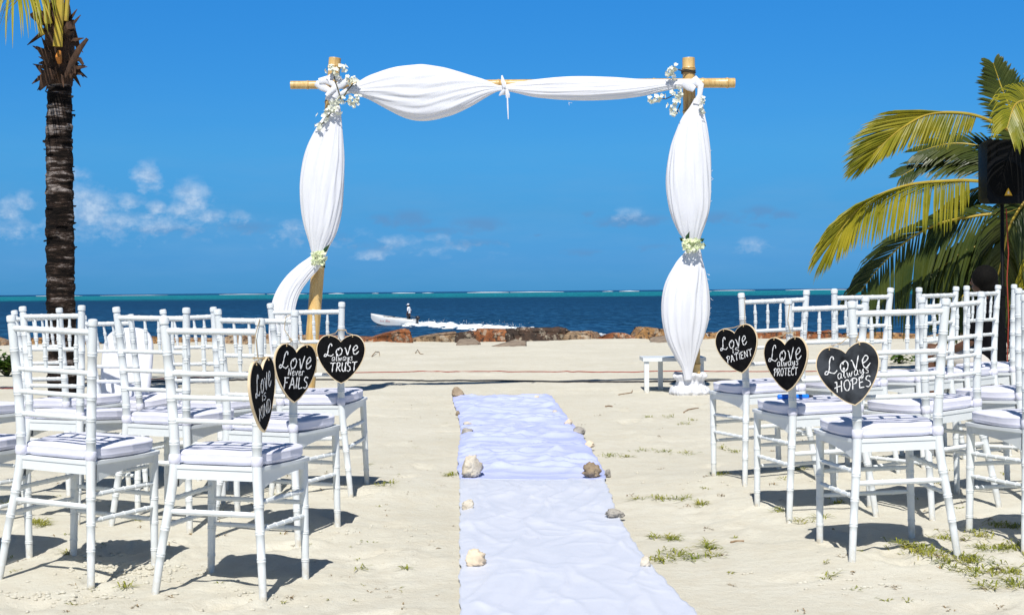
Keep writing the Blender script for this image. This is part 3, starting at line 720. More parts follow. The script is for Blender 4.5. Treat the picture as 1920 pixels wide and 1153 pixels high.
# knot of cloth on the left crossing
m = MB()
def band(pts, w_, Y, d=.016):
    m.tube([yp(a, b, Y) for a, b in pts], [(w_ / PXM * (.8 + .3 * math.sin(i * 1.7)), d * (.8 + .3 * math.cos(i * 2.1))) for i in range(len(pts))], 12, flat=(0, 0, 1))
band([(592, 156), (604, 163), (620, 172), (636, 178), (652, 170), (672, 166)], 7, YA - .16); band([(598, 153), (612, 150), (624, 158), (634, 172), (628, 184)], 7, YA - .17)
band([(652, 152), (640, 158), (624, 168), (612, 180)], 7, YA - .18); band([(612, 180), (622, 184), (640, 180), (650, 172)], 8, YA - .15); band([(616, 148), (626, 142), (636, 150), (648, 158)], 7, YA - .15)
m.build('knot', M_cloth, root, sharp=70)
m = MB(); band([(1296, 158), (1304, 152), (1314, 160), (1312, 178), (1307, 196)], 9, YA - .15, .018); band([(1280, 156), (1292, 162), (1302, 168)], 8, YA - .16, .018); m.build('knot', M_cloth, root, sharp=70)

root = thing('left_curtain', 'white satin curtain on the left post, tied with flowers and blown out below', 'curtain')
m = MB(); drape(m, [(630, 196, 7), (626, 215, 14), (618, 245, 25), (609, 290, 37), (604, 340, 41), (603, 390, 38), (602, 430, 30), (599, 462, 18), (597, 486, 11)], YA - .12, .5, 6, 5, .065); m.build('upper_fall', M_cloth, root)
m = MB(); drape(m, [(597, 484, 11), (586, 496, 14), (567, 513, 17), (549, 534, 19), (536, 559, 21), (529, 590, 22), (526, 630, 21), (528, 670, 18), (532, 712, 14)], YA - .14, .35, 8, 9, .10); m.build('loose_tail', M_cloth, root)
root = thing('right_curtain', 'white satin curtain on the right post, tied in the middle and bunched at the foot', 'curtain')
m = MB(); drape(m, [(1309, 186, 7), (1306, 205, 14), (1300, 235, 26), (1294, 285, 38), (1291, 340, 42), (1293, 390, 38), (1295, 425, 27), (1298, 450, 15), (1298, 461, 12)], YA - .12, .5, 6, 12, .07)
frays(m, [(1330, 290), (1332, 330), (1330, 370)], YA - .1, 14, 3, .6); m.build('upper_fall', M_cloth, root)
m = MB(); drape(m, [(1298, 459, 12), (1299, 476, 16), (1293, 505, 30), (1287, 545, 42), (1285, 590, 44), (1284, 630, 36), (1286, 662, 23), (1289, 690, 11), (1290, 712, 6)], YA - .12, .5, 6, 15, .07)
frays(m, [(1326, 520), (1330, 550), (1329, 590), (1322, 620)], YA - .1, 14, 6, 1); m.build('lower_fall', M_cloth, root)
m = MB(); rs = random.Random(5); cb = gpix(1297, 742)
def bundle(u, v):
    a = 2 * math.pi * u; prof = [(.17, 0), (.19, .03), (.175, .07), (.13, .10), (.125, .14), (.16, .19), (.15, .21), (.06, .20)]
    k = v * 7; i = min(int(k), 6); f = k - i; r = prof[i][0] * (1 - f) + prof[i + 1][0] * f; z = prof[i][1] * (1 - f) + prof[i + 1][1] * f
    n_ = 1 + .05 * math.sin(5 * a + v * 4) + .045 * math.sin(13 * a - v * 7) + .03 * math.sin(23 * a + 5 * v) + .12 * float(pn(np.array(2 * math.cos(a) + 5), np.array(2 * math.sin(a) + v * 3)))
    return (cb.x + .01 + r * n_ * math.cos(a), YA + .02 + r * n_ * math.sin(a) * .9, cb.z - .01 + z * (1 + .06 * math.sin(3 * a)))
m.grid(bundle, 96, 28); m.build('foot_bundle', M_cloth, root, sharp=80)

# flowers
M_petal = mat('white_petals', (0.80, 0.80, 0.74), 0.7, (0.70, 0.72, 0.55), 30, trans=0.15)
M_petal2 = mat('cream_petals', (0.78, 0.80, 0.62), 0.7, (0.62, 0.70, 0.38), 24, trans=0.15)
M_leafd = mat('dark_leaf', (0.02, 0.06, 0.02), 0.4, (0.04, 0.09, 0.03), 20, trans=0.1)
M_stem = mat('flower_stem', (0.10, 0.07, 0.03), 0.8, (0.06, 0.08, 0.03), 30)
def blossoms(pts, Y, seed, n_each, spread, size):
    rs = random.Random(seed); m = MB()
    for (a, b) in pts:
        c0 = yp(a, b, Y)
        for _ in range(n_each):
            if rs.random() < .15: continue
            c = c0 + Vector((rs.gauss(0, spread), rs.gauss(0, spread * .7), rs.gauss(0, spread)))
            nrm = (c - c0 + Vector((0, -spread * 1.2, 0))).normalized(); q = nrm.to_track_quat('Z', 'Y').to_matrix()
            for k in range(5):
                an = 2 * math.pi * k / 5 + rs.uniform(-.3, .3); L = size * rs.uniform(.8, 1.25); wd = L * .42
                d = Vector((math.cos(an), math.sin(an), 0)); s = Vector((-math.sin(an), math.cos(an), 0))
                m.poly([c, c + q @ (d * L * .55 + s * wd + Vector((0, 0, L * .25))), c + q @ (d * L + Vector((0, 0, L * rs.uniform(.1, .5)))), c + q @ (d * L * .55 - s * wd + Vector((0, 0, L * .25)))])
    return m
root = thing('corner_flowers', 'spray of white blossoms at the left corner of the arch', 'flowers', group='flowers tied to the arch')
blossoms([(620, 130), (643, 130), (630, 136), (664, 152), (654, 150), (640, 188), (628, 192), (650, 186), (622, 202), (615, 210), (666, 196), (668, 186), (660, 190), (600, 237), (634, 208), (608, 222)], YA - .22, 11, 7, .019, .025).build('blossoms', M_petal, root)
m = MB(); m.tube([yp(a, b, YA - .2) for a, b in ((668, 150), (650, 172), (636, 195), (618, 215), (600, 238))], .006, 6); m.tube([yp(a, b, YA - .2) for a, b in ((622, 128), (628, 150), (640, 188), (666, 196))], .005, 6); m.build('stems', M_stem, root)
root = thing('corner_flowers', 'loose clumps of white blossoms around the right corner of the arch', 'flowers', group='flowers tied to the arch')
blossoms([(1258, 132), (1264, 126), (1260, 142), (1254, 138), (1268, 170), (1274, 178), (1262, 180), (1268, 190), (1262, 202), (1264, 212), (1232, 184), (1222, 186), (1240, 180), (1314, 190), (1318, 206)], YA - .2, 12, 7, .018, .025).build('blossoms', M_petal, root)
m = MB(); m.tube([yp(a, b, YA - .16) for a, b in ((1226, 184), (1248, 186), (1266, 178), (1274, 192))], .005, 6); m.tube([yp(a, b, YA - .16) for a, b in ((1270, 180), (1276, 195), (1268, 215))], .005, 6); m.build('stems', M_rope, root)
def leaf(m, a, b, w_):
    a, b = Vector(a), Vector(b); d = b - a; s = d.cross(Vector((0, 1, 0))).normalized() * w_; n_ = Vector((0, -.012, 0))
    m.poly([a, a.lerp(b, .4) + s, b, a.lerp(b, .4) + n_]); m.poly([a, a.lerp(b, .4) + n_, b, a.lerp(b, .4) - s])
for (lab, pts, leaves, seed) in (
  ('cream flower posy with dark leaves tying the left curtain', [(590, 478), (598, 476), (604, 482), (596, 488), (602, 492), (590, 490)], [((604, 476), (619, 457)), ((603, 492), (610, 503)), ((604, 486), (611, 490))], 21),
  ('cream flower posy with dark leaves tying the right curtain', [(1284, 458), (1294, 452), (1304, 454), (1312, 460), (1290, 464), (1302, 465), (1308, 452)], [((1286, 452), (1293, 434)), ((1314, 456), (1324, 462)), ((1282, 452), (1274, 446)), ((1312, 452), (1321, 448))], 22)):
    root = thing('tie_flowers', lab, 'flowers', group='flowers tied to the arch')
    blossoms(pts, YA - .26, seed, 8, .018, .028).build('blossoms', M_petal2, root)
    m = MB()
    for a, b in leaves: leaf(m, yp(*a, YA - .22), yp(*b, YA - .24), .02)
    m.build('leaves', M_leafd, root)

# small white side table behind the right post
root = thing('side_table', 'low white plastic side table behind the right bamboo post', 'table'); YT = 13.95
zt = yp(1260, 670, YT).z; xa = yp(1206, 700, YT).x; xb = yp(1324, 700, YT).x
MB().box(((xa + xb) / 2, YT + .2, zt - .02), (xb - xa, .42, .035)).build('tabletop', M_paint, root)
for x in (xa + .035, xb - .05):
    for y in (YT + .03, YT + .37):
        zg = gz(x, y) - .01
        MB().box((x + (.0 if y < YT + .1 else .17 * (1 if x < (xa + xb) / 2 else -.0)), y, (zt - .037 + zg) / 2), (.06 if x > (xa + xb) / 2 else .045, .045, zt - .037 - zg)).build('leg', M_paint, root)

# ------------------------------------------------------------------ aisle runners
def cloth_mat(name, a, b):
    m_ = mat(name, a, 0.5, b, 5, 0.12, 9, 0.02, spec=0.35, sheen=0.3); return m_
M_run1 = cloth_mat('runner_cotton', (0.60, 0.625, 0.715), (0.56, 0.59, 0.69)); M_run2 = cloth_mat('runner_satin', (0.46, 0.50, 0.80), (0.40, 0.45, 0.77))
def runner(name, left, rgt, label, matl, seed, amp, lift, nu=70, nv=260):
    Lp = catmull([tuple(gp(a, b)) for a, b in left], 12); Rp = catmull([tuple(gp(a, b)) for a, b in rgt], 12)
    Lp = np.array(Lp); Rp = np.array(Rp)
    tv = np.linspace(0, 1, nv + 1); uu = np.linspace(0, 1, nu + 1)
    def res(P):
        s = np.concatenate([[0], np.cumsum(np.linalg.norm(np.diff(P[:, :2], axis=0), axis=1))]); s /= s[-1]
        return np.stack([np.interp(tv, s, P[:, i]) for i in (0, 1)], 1)
    Lr, Rr = res(Lp), res(Rp)
    Lr[:, 0] += .012 * fbm(tv * 22 + seed, tv * 0 + 3, 3); Rr[:, 0] += .014 * fbm(tv * 22 + seed, tv * 0 + 9, 3)
    X = Lr[:, None, 0] * (1 - uu) + Rr[:, None, 0] * uu; Y = Lr[:, None, 1] * (1 - uu) + Rr[:, None, 1] * uu
    a = X * 2.2 + Y * .9 + .5 * fbm(X * 1.5 + seed, Y * 1.2, 2)
    def ridge(f, sharp, width): return np.clip(1 - np.abs(f) / width, 0, 1) ** sharp
    wx, wy = X + .10 * fbm(X * 2 + seed, Y * 1.6, 2), Y + .16 * fbm(X * 1.7 + 5, Y * 1.5 + seed, 2)
    if seed == 3:                                              # long soft diagonal folds
        wr = .9 * fbm((wx - wy * .14) * 4.2 + seed, wy * .5, 2) + .75 * ridge(fbm((wx - wy * .22) * 5.0 + 2, wy * .55 + 7, 2), 1.5, .26) + .55 * ridge(fbm((wx + wy * .10) * 4.4 + 11, wy * .7, 2), 1.6, .22) + .25 * ridge(fbm(wx * 2.2 + 4, wy * 3.2 + wx, 2), 1.6, .2) 
    else:                                                      # crumpled satin: cross folds pulled from the edges
        wr = .7 * fbm(wx * .8 + seed, wy * 1.3, 2) + .75 * ridge(fbm(wx * .55 + 3, wy * 3.0 + wx * .8, 2), 1.4, .22) + .5 * ridge(fbm(wx * .8 - wy * .3 + 9, wy * 4.4 - wx * 1.5, 2), 1.5, .2) + .35 * ridge(fbm((wx - wy * .4) * 1.8 + 1, (wy + wx) * 1.1, 2), 1.5, .2)
    edge = np.minimum(np.minimum(uu, 1 - uu)[None, :] * 14, 1)
    ends = np.clip(np.minimum(tv, 1 - tv) * 16, 0, 1)[:, None]
    Z = gbase(X, Y) + gdetail(X, Y) + lift + amp * wr * (.35 + .65 * edge) * ends
    V = np.stack([X, Y, Z], 2).reshape(-1, 3); n2_ = nu + 1
    idx = np.arange((nv + 1) * n2_).reshape(nv + 1, n2_)
    F = np.stack([idx[:-1, :-1], idx[:-1, 1:], idx[1:, 1:], idx[1:, :-1]], 2).reshape(-1, 4)
    me = bpy.data.meshes.new(name); me.from_pydata(V.tolist(), [], F.tolist()); me.materials.append(matl)
    me.polygons.foreach_set('use_smooth', [True] * len(me.polygons)); me.update()
    o = bpy.data.objects.new(name, me); C.objects.link(o)
    sol = o.modifiers.new('thickness', 'SOLIDIFY'); sol.thickness = .003; sol.offset = 1
    return tag(o, label, 'aisle runner')
runner('aisle_runner', [(862, 1240), (862, 1100), (862, 1000), (862, 902)], [(1380, 1240), (1262, 1110), (1215, 1062), (1168, 990), (1150, 950), (1134, 908), (1133, 900)], 'smooth white cloth runner, the near length of the aisle', M_run1, 3, .013, .012, 90, 260)
runner('aisle_runner', [(862, 905), (858, 880), (860, 850), (864, 815), (858, 780), (849, 752), (848, 745)], [(1136, 907), (1132, 890), (1106, 845), (1085, 812), (1062, 785), (1040, 757), (1034, 745)], 'crumpled bluish satin runner, the far length of the aisle', M_run2, 8, .036, .0155, 90, 420)

# ------------------------------------------------------------------ stones
def ico(sub):
    import bmesh
    bm = bmesh.new(); bmesh.ops.create_icosphere(bm, subdivisions=sub, radius=1); v = np.array([x.co[:] for x in bm.verts]); f = [tuple(q.index for q in p.verts) for p in bm.faces]; bm.free(); return v, f
IV, IF = ico(4)
def pn3(P, s, seed):
    P = P * s + seed; return (pn(P[:, 0] + 3.1 * P[:, 2], P[:, 1] - 1.7 * P[:, 2]) + pn(P[:, 1] + 11, P[:, 2] + P[:, 0] * .6) + pn(P[:, 2] - 7, P[:, 0] - P[:, 1] * .4)) / 1.6
def stone(name, loc, dims, matl, seed, rough=.25, pits=.1, square=0.0, rz=0.0, sink=.15, cuts=5):
    P = IV.copy()
    if square: P = np.sign(P) * np.abs(P) ** (1 - square); 
    r = 1 + rough * pn3(IV, 1.3, seed) + rough * .5 * pn3(IV, 3.1, seed + 5) + pits * pn3(IV, 8, seed + 9)
    P = P * r[:, None] * (np.array(dims) / 2)
    cr_ = np.random.RandomState(int(seed * 10) % 9999)
    for _ in range(cuts):                                      # broken faces
        d = cr_.normal(size=3); d[2] = abs(d[2]) * .8; d /= np.linalg.norm(d); q = P / (np.array(dims) / 2); h_ = q @ d; lim = cr_.uniform(.55, .85)
        over = np.clip(h_ - lim, 0, None); P = P - (over * .92)[:, None] * d * (np.array(dims) / 2)
    P[:, 2] = np.where(P[:, 2] < 0, P[:, 2] * .7, P[:, 2])
    me = bpy.data.meshes.new(name); me.from_pydata(P.tolist(), [], IF); me.materials.append(matl)
    me.polygons.foreach_set('use_smooth', [True] * len(me.polygons)); me.update()
    o = bpy.data.objects.new(name, me); C.objects.link(o); o.location = (loc[0], loc[1], loc[2] + dims[2] * (.35 - sink)); o.rotation_euler = (0, 0, rz); return o
M_st_b = mat('brown_stone', (0.20, 0.15, 0.10), 0.9, (0.36, 0.28, 0.19), 14, 0.6, 60, 0.01)
M_st_g = mat('grey_coral', (0.22, 0.20, 0.18), 0.95, (0.48, 0.45, 0.40), 22, 0.8, 90, 0.01)
M_st_w = mat('white_coral', (0.70, 0.65, 0.56), 0.95, (0.48, 0.42, 0.33), 18, 0.8, 80, 0.012)
M_st_p = mat('pale_shell', (0.72, 0.62, 0.48), 0.7, (0.60, 0.48, 0.34), 12, 0.4, 50, 0.01)
for i, (px_, py_, wd, ht, ml, lab, lift) in enumerate([
  (859, 752, 23, 20, M_st_b, 'brown stone holding the far left corner of the runner', .02),
  (858, 784, 10, 9, M_st_b, 'tiny brown pebble on the left runner edge near the far end', .02),
  (877, 803, 18, 7, M_st_w, 'small flat white coral chip above the grey stone on the left runner edge', .02),
  (877, 824, 21, 16, M_st_g, 'small grey-brown stone on the left edge of the far runner', .02),
  (884, 902, 48, 36, M_st_w, 'largest white coral lump, where the two runners overlap on the left', .015),
  (877, 964, 22, 20, M_st_w, 'white pointed coral piece on the left edge of the near runner', .012),
  (890, 1070, 40, 30, M_st_p, 'pale conch-shaped stone nearest the camera on the left runner edge', .012),
  (1006, 752, 12, 7, M_st_p, 'tiny pale pebble at the far right end of the runner', .02),
  (1040, 785, 12, 11, M_st_w, 'small pale coral chip on the far right runner edge', .02),
  (1066, 803, 15, 12, M_st_p, 'pale pebble just beyond the dark stone on the right runner edge', .02),
  (1086, 823, 26, 16, M_st_g, 'dark grey stone on the right edge of the far runner', .02),
  (1104, 846, 22, 12, M_st_p, 'flat cream stone below the dark stone on the right runner edge', .02),
  (1110, 902, 34, 26, M_st_b, 'brown-grey stone where the two runners overlap on the right', .015),
  (1141, 895, 15, 14, M_st_g, 'small greenish stone on sand just off the right runner edge', .0),
  (1154, 978, 36, 19, M_st_g, 'flat grey coral slab on the right edge of the near runner', .012),
  (1212, 1073, 26, 22, M_st_w, 'white coral piece nearest the camera on the right runner edge', .012)]):
    g_ = gpix(px_, py_); s = g_.y / FPX
    tag(stone('stone', (g_.x, g_.y + wd * s * .3, g_.z + lift), (wd * s, wd * s * .8, ht * s * 1.25), ml, i * 3.7 + 1, .36, .22, .12, i * 1.1, .0, 2 + i % 2), lab, 'stone', 'stones weighing down the aisle runner')

# shoreline boulders
def rock_mat(name, a, b, c_):
    m_ = bpy.data.materials.new(name); m_.use_nodes = True; t = NT(m_.node_tree); p = m_.node_tree.nodes['Principled BSDF']
    c = t.new('ShaderNodeTexCoord').outputs['Object']
    col = t.ramp(t.noise(c, 5.5, 6, .7), [(.36, a), (.5, b), (.62, c_)])
    col = t.mix(t.ramp(t.noise(c, 11, 5, .7), [(.48, 0.0), (.58, .9)]), col, (.022, .016, .013))
    col = t.mix(t.ramp(t.noise(c, 7, 4, .7), [(.56, 0.0), (.64, .65)]), col, (.46, .40, .31))
    t.put(p.inputs['Base Color'], col); p.inputs['Roughness'].default_value = .9
    m_.node_tree.links.new(t.bump(t.noise(c, 14, 6, .7), .8, .05), p.inputs['Normal']); return m_
RK = {'orange': rock_mat('rust_rock', (.16, .05, .018), (.30, .10, .03), (.36, .18, .08)), 'dark': rock_mat('dark_rock', (.03, .02, .016), (.07, .04, .025), (.16, .07, .04)),
      'grey': rock_mat('grey_rock', (.20, .14, .09), (.32, .22, .13), (.30, .13, .05)), 'tan': rock_mat('tan_rock', (.26, .13, .04), (.36, .20, .08), (.22, .09, .03))}
for i, (x0, x1, yt, yb, kd, lab) in enumerate([
  (-90, 30, 634, 650, 'grey', 'low grey rock half buried at the far left shoreline'),
  (20, 160, 634, 648, 'tan', 'low tan rock on the shoreline behind the palm trunk'),
  (270, 420, 630, 648, 'tan', 'low tan rock on the shoreline behind the second left row'),
  (410, 560, 629, 648, 'grey', 'grey rock on the shoreline left of the left bamboo post'),
  (560, 690, 628, 646, 'orange', 'rust rock on the shoreline just right of the left bamboo post'),
  (684, 780, 620, 642, 'orange', 'long rust-red rock on the shoreline below the boat'),
  (780, 862, 623, 645, 'grey', 'pale tan rock with white base right of the rust rock below the boat'),
  (856, 886, 623, 642, 'dark', 'small black rock wedged between two rust rocks'),
  (884, 972, 620, 645, 'orange', 'rust rock on the shoreline at the end of the boat wake'),
  (962, 1056, 616, 642, 'dark', 'tall dark brown rock in the middle of the shoreline'),
  (1046, 1124, 622, 643, 'grey', 'greyish rock right of the tall dark shoreline rock'),
  (1112, 1188, 625, 642, 'orange', 'low rust rock left of the orange boulder near the right post'),
  (1184, 1262, 613, 638, 'tan', 'orange-tan boulder left of the right bamboo post'),
  (1316, 1400, 624, 645, 'tan', 'tan rock behind the LOVE IS PATIENT heart'),
  (1400, 1520, 618, 642, 'orange', 'rust rock seen through the LOVE ALWAYS PROTECT chair back'),
  (1510, 1590, 619, 643, 'orange', 'rust rock seen through the chair back above the LOVE ALWAYS HOPES heart'),
  (1600, 1730, 621, 645, 'tan', 'tan rock seen through the chair back right of the LOVE ALWAYS HOPES heart'),
  (1735, 1880, 621, 645, 'grey', 'grey rock on the shoreline behind the seated person'),
  (1880, 2010, 618, 645, 'orange', 'rust rock on the shoreline at the right edge')]):
    rs = random.Random(i + 50); Yr = 29.0 + rs.uniform(-.25, .35); a = yp(x0, yb, Yr); b = yp(x1, yb, Yr); tp = yp((x0 + x1) / 2, yt, Yr)
    zg = gz((a.x + b.x) / 2, Yr); hgt = tp.z - zg + .14
    o = stone('shore_rock', ((a.x + b.x) / 2, Yr + .25, 0), ((b.x - a.x) * 1.24, .75, hgt * 1.05), RK[kd], i * 5.3, .22, .16, .60, rs.uniform(-.06, .06), 0, 3)
    o.location.z = tp.z - hgt * .50
    tag(o, lab, 'rock', 'rocks along the shoreline')
M_slab = mat('grey_slab', (.30, .24, .18), .9, (.16, .12, .09), 6, .7, 20, .03)
for (x0, x1, y0, y1, lab, sd) in ((850, 898, 634, 648, 'flat grey slab lying in front of the small black rock', 1), (918, 992, 636, 650, 'long flat grey slab below the tall dark shoreline rock', 2), (1225, 1262, 628, 642, 'weathered grey slab below the orange-tan boulder', 3)):
    a = gpix((x0 + x1) / 2, y1); wd = (x1 - x0) * a.y / FPX
    o = stone('slab', (a.x, a.y + .3, a.z), (wd, .8, .05), M_slab, sd * 7.1, .2, .08, .4, .1, .0, 10); o.rotation_euler = (R(14), R(6 - 5 * sd), R(5)); tag(o, lab, 'slab')

# ------------------------------------------------------------------ ropes, twigs
M_red = mat('red_rope', (.22, .02, .015), .8, (.32, .05, .03), 20)
def line_on_sand(name, pts, r, matl, label, cat, sag=.006, samp=24):
    P = catmull([tuple(gpix(a, b)) for a, b in pts], samp); m = MB()
    m.tube([(p[0], p[1] + .01 * float(pn(np.array(p[0] * 3), np.array(p[1]))), gz(p[0], p[1]) + r * .8) for p in P], r, 6); return tag(m.build(name, matl), label, cat)
line_on_sand('red_rope', [(-60, 731), (60, 728), (200, 716), (420, 706), (680, 699), (900, 697), (1120, 698), (1340, 697), (1560, 697), (1720, 695)], .006, M_red, 'thin red rope stretched across the sand behind the arch', 'rope')
line_on_sand('black_cable', [(240, 716), (420, 714), (640, 713), (820, 715), (1000, 716), (1200, 717), (1340, 715), (1560, 712), (1880, 706)], .010, M_dk, 'thin black cable lying across the sand past the side table', 'cable')
M_twig = mat('dry_twig', (.22, .14, .08), .9, (.34, .24, .15), 30)
for (pts, r, lab) in (([(697, 669), (704, 664), (711, 661), (712, 668)], .008, 'curled dry twig on the far sand left of centre'), ([(779, 663), (783, 660), (788, 664), (794, 665)], .008, 'curled dry twig on the far sand below the boat'),
                      ([(1160, 741), (1172, 739), (1184, 737), (1186, 732)], .006, 'dry twig on the sand left of the side table'), ([(1135, 763), (1142, 762), (1148, 763)], .006, 'short dark twig on the sand right of the runner'),
                      ([(1282, 774), (1290, 769), (1300, 768), (1310, 766)], .006, 'dark twig on the sand near the LOVE IS PATIENT chair'), ([(1370, 1018), (1380, 1015), (1395, 1012)], .004, 'short twig on the bare sand right of the near runner')):
    m = MB(); P = [gpix(a, b) for a, b in pts]
    m.tube([p + Vector((0, 0, r + (.03 if k == 1 and r > .007 else .0))) for k, p in enumerate(P)], [r, r * .9, r * .8, r * .5][:len(P)], 6); tag(m.build('twig', M_twig), lab, 'twig', 'dry twigs on the sand')

# ------------------------------------------------------------------ palms
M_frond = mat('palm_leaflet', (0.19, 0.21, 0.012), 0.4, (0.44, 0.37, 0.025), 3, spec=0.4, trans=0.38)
M_frond_d = mat('palm_leaflet_shaded', (0.025, 0.045, 0.008), 0.4, (0.07, 0.085, 0.012), 3, spec=0.35, trans=0.22)  # same leaf for the back fronds, crown shade put into its colour
M_rach = mat('palm_rachis', (0.42, 0.34, 0.04), 0.45, (0.34, 0.22, 0.03), 10)
def frond(parent, pts, llen, seed, matl, base=.12, width=.022, rr=.018, fall=.5, n=64, vshape=.35, up_=Vector((0, 0, 1)), fan=None, droop=.35):
    """pts = spine polyline in world, leaflets both sides"""
    S = [Vector(p) for p in catmull([tuple(p) for p in pts], 10)]; L = len(S); rs = random.Random(seed)
    m = MB(); m.tube(S, [rr * (1 - .85 * i / (L - 1)) for i in range(L)], 6)
    lf = MB()
    for k in range(n):
        q = base + (1 - base) * (k + rs.uniform(-.3, .3)) / n; q = min(max(q, base), .995)
        i = q * (L - 1); j = min(int(i), L - 2); p = S[j].lerp(S[j + 1], i - j); t = (S[j + 1] - S[j]).normalized()
        sd = t.cross(up_); 
        if sd.length < .05: sd = Vector((1, 0, 0))
        sd.normalize(); nn = sd.cross(t).normalized()
        prof = math.sin(math.pi * min(.12 + .80 * q, 1)) ** .6 * (1 - .35 * q)
        for s in (-1, 1):
            ln = llen * prof * rs.uniform(.85, 1.1)
            if fan:                                              # blade turned flat to the aisle: bearing and length of the upper and lower leaflets
                f_ = (q - base) / (1 - base); a0, a1, l0, l1 = fan[:4] if s > 0 else fan[4:]
                an = R(a0 + (a1 - a0) * f_ ** 1.3 + rs.uniform(-2.5, 2.5)); ln = (l0 + (l1 - l0) * f_) * min(1, .45 + 4 * f_) * rs.uniform(.9, 1.06)
                d = Vector((math.cos(an), rs.uniform(-.22, .08), math.sin(an))).normalized()
            else:
                fw = .45 + .85 * q + rs.uniform(-.08, .08)
                d = (sd * s + t * fw + nn * (vshape + rs.uniform(-.08, .08))).normalized()
            g = Vector((0, 0, -1)); w0 = width * rs.uniform(.8, 1.15)
            a = p; b = p + d * ln * .45 + g * ln * droop * .15; c = p + d * ln * .8 + g * ln * droop * .5; e = p + d * ln * .97 + g * ln * droop * .95
            wv = (t - d * t.dot(d)).normalized(); fold = nn * w0 * .25
            for (u, v, wu, wv_) in ((a, b, .35, 1), (b, c, 1, .7), (c, e, .7, .06)):
                lf.poly([u - wv * w0 * wu / 2, v - wv * w0 * wv_ / 2, v + fold * wv_, u + fold * wu]); lf.poly([u + fold * wu, v + fold * wv_, v + wv * w0 * wv_ / 2, u + wv * w0 * wu / 2])
    fr = m.build('frond', M_rach, parent); lf.build('leaflets', matl, fr, smooth=False)
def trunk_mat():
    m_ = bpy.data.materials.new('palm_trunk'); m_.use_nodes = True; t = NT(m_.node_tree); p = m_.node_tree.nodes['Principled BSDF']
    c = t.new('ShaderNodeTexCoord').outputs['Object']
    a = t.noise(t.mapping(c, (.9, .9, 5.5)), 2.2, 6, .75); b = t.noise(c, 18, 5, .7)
    col = t.ramp(a, [(.40, (.002, .0015, .0015)), (.48, (.012, .008, .006)), (.54, (.050, .032, .024)), (.60, (.30, .26, .24))])  # palest stop paints the ring glints into the bark colour
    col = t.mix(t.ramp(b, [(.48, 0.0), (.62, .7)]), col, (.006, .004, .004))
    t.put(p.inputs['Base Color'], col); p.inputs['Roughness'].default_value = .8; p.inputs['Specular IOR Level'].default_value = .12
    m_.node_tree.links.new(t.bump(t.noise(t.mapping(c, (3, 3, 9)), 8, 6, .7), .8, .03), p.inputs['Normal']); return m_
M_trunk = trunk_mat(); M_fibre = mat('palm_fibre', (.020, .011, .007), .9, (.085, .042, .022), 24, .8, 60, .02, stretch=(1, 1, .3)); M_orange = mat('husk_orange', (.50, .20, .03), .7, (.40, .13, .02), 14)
YP = 13.2
root = thing('coconut_palm', 'tall coconut palm with dark ringed trunk behind the left chairs', 'palm tree')
m = MB(); rs = random.Random(2)
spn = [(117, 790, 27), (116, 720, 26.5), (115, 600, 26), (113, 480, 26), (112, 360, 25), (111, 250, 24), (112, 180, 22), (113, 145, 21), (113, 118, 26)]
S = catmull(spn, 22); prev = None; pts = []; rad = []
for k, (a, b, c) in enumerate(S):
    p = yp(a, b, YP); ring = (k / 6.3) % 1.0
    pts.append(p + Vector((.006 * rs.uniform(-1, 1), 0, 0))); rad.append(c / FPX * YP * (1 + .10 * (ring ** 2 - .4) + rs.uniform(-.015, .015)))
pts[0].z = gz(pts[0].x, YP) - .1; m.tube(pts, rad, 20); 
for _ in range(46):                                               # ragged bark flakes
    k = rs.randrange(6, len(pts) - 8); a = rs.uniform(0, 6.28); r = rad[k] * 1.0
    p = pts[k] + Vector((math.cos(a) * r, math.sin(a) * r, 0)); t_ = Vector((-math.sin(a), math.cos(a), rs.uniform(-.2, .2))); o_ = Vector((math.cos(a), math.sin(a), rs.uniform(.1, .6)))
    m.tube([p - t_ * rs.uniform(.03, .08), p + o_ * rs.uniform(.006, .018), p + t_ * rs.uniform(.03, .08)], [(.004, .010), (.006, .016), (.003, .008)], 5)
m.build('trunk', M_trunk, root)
cr0 = yp(112, 70, YP)
m = MB()
for i in range(64):                                               # fibrous sheath around the crown
    a = rs.uniform(0, 6.28); b = rs.uniform(40, 150); q = yp(112, b, YP); r = rs.uniform(.10, .17)
    p = q + Vector((math.cos(a) * r, math.sin(a) * r, 0)); d = Vector((math.cos(a) * rs.uniform(.02, .14), math.sin(a) * .06, rs.uniform(-.16, .14)))
    m.tube([p - d * .8 + Vector((0, 0, .03)), p, p + d * .6, p + d], [(.02, .008), (.024, .008), (.014, .005), (.003, .002)], 5)
m.tube([yp(122, 146, YP - .18), yp(137, 114, YP - .2), yp(149, 92, YP - .2), yp(164, 73, YP - .2)], [(.02, .02), (.035, .02), (.030, .015), (.016, .012)], 8)
m.tube([yp(140, 112, YP - .2), yp(150, 112, YP - .2), yp(156, 122, YP - .2)], [(.03, .012), (.02, .01), (.012, .008)], 6)
m.tube([yp(96, 130, YP - .2), yp(84, 152, YP - .2), yp(74, 170, YP - .2)], [(.06, .02), (.05, .02), (.008, .01)], 6)
m.tube([yp(96, 105, YP - .18), yp(82, 100, YP - .2), yp(68, 88, YP - .2)], [(.05, .02), (.04, .02), (.008, .01)], 6)
m.tube([yp(125, 62, YP - .15), yp(132, 50, YP - .2), yp(134, 56, YP - .2)], [.04, .05, .03], 8); m.tube([yp(90, 40, YP - .1), yp(68, 28, YP - .15), yp(58, 30, YP - .15)], [(.06, .03), (.06, .03), (.02, .02)], 8)
m.tube([yp(112, 160, YP), yp(112, 110, YP), yp(112, 60, YP), yp(110, 10, YP)], [.115, .135, .13, .10], 14)
m.build('fibre_sheath', M_fibre, root)
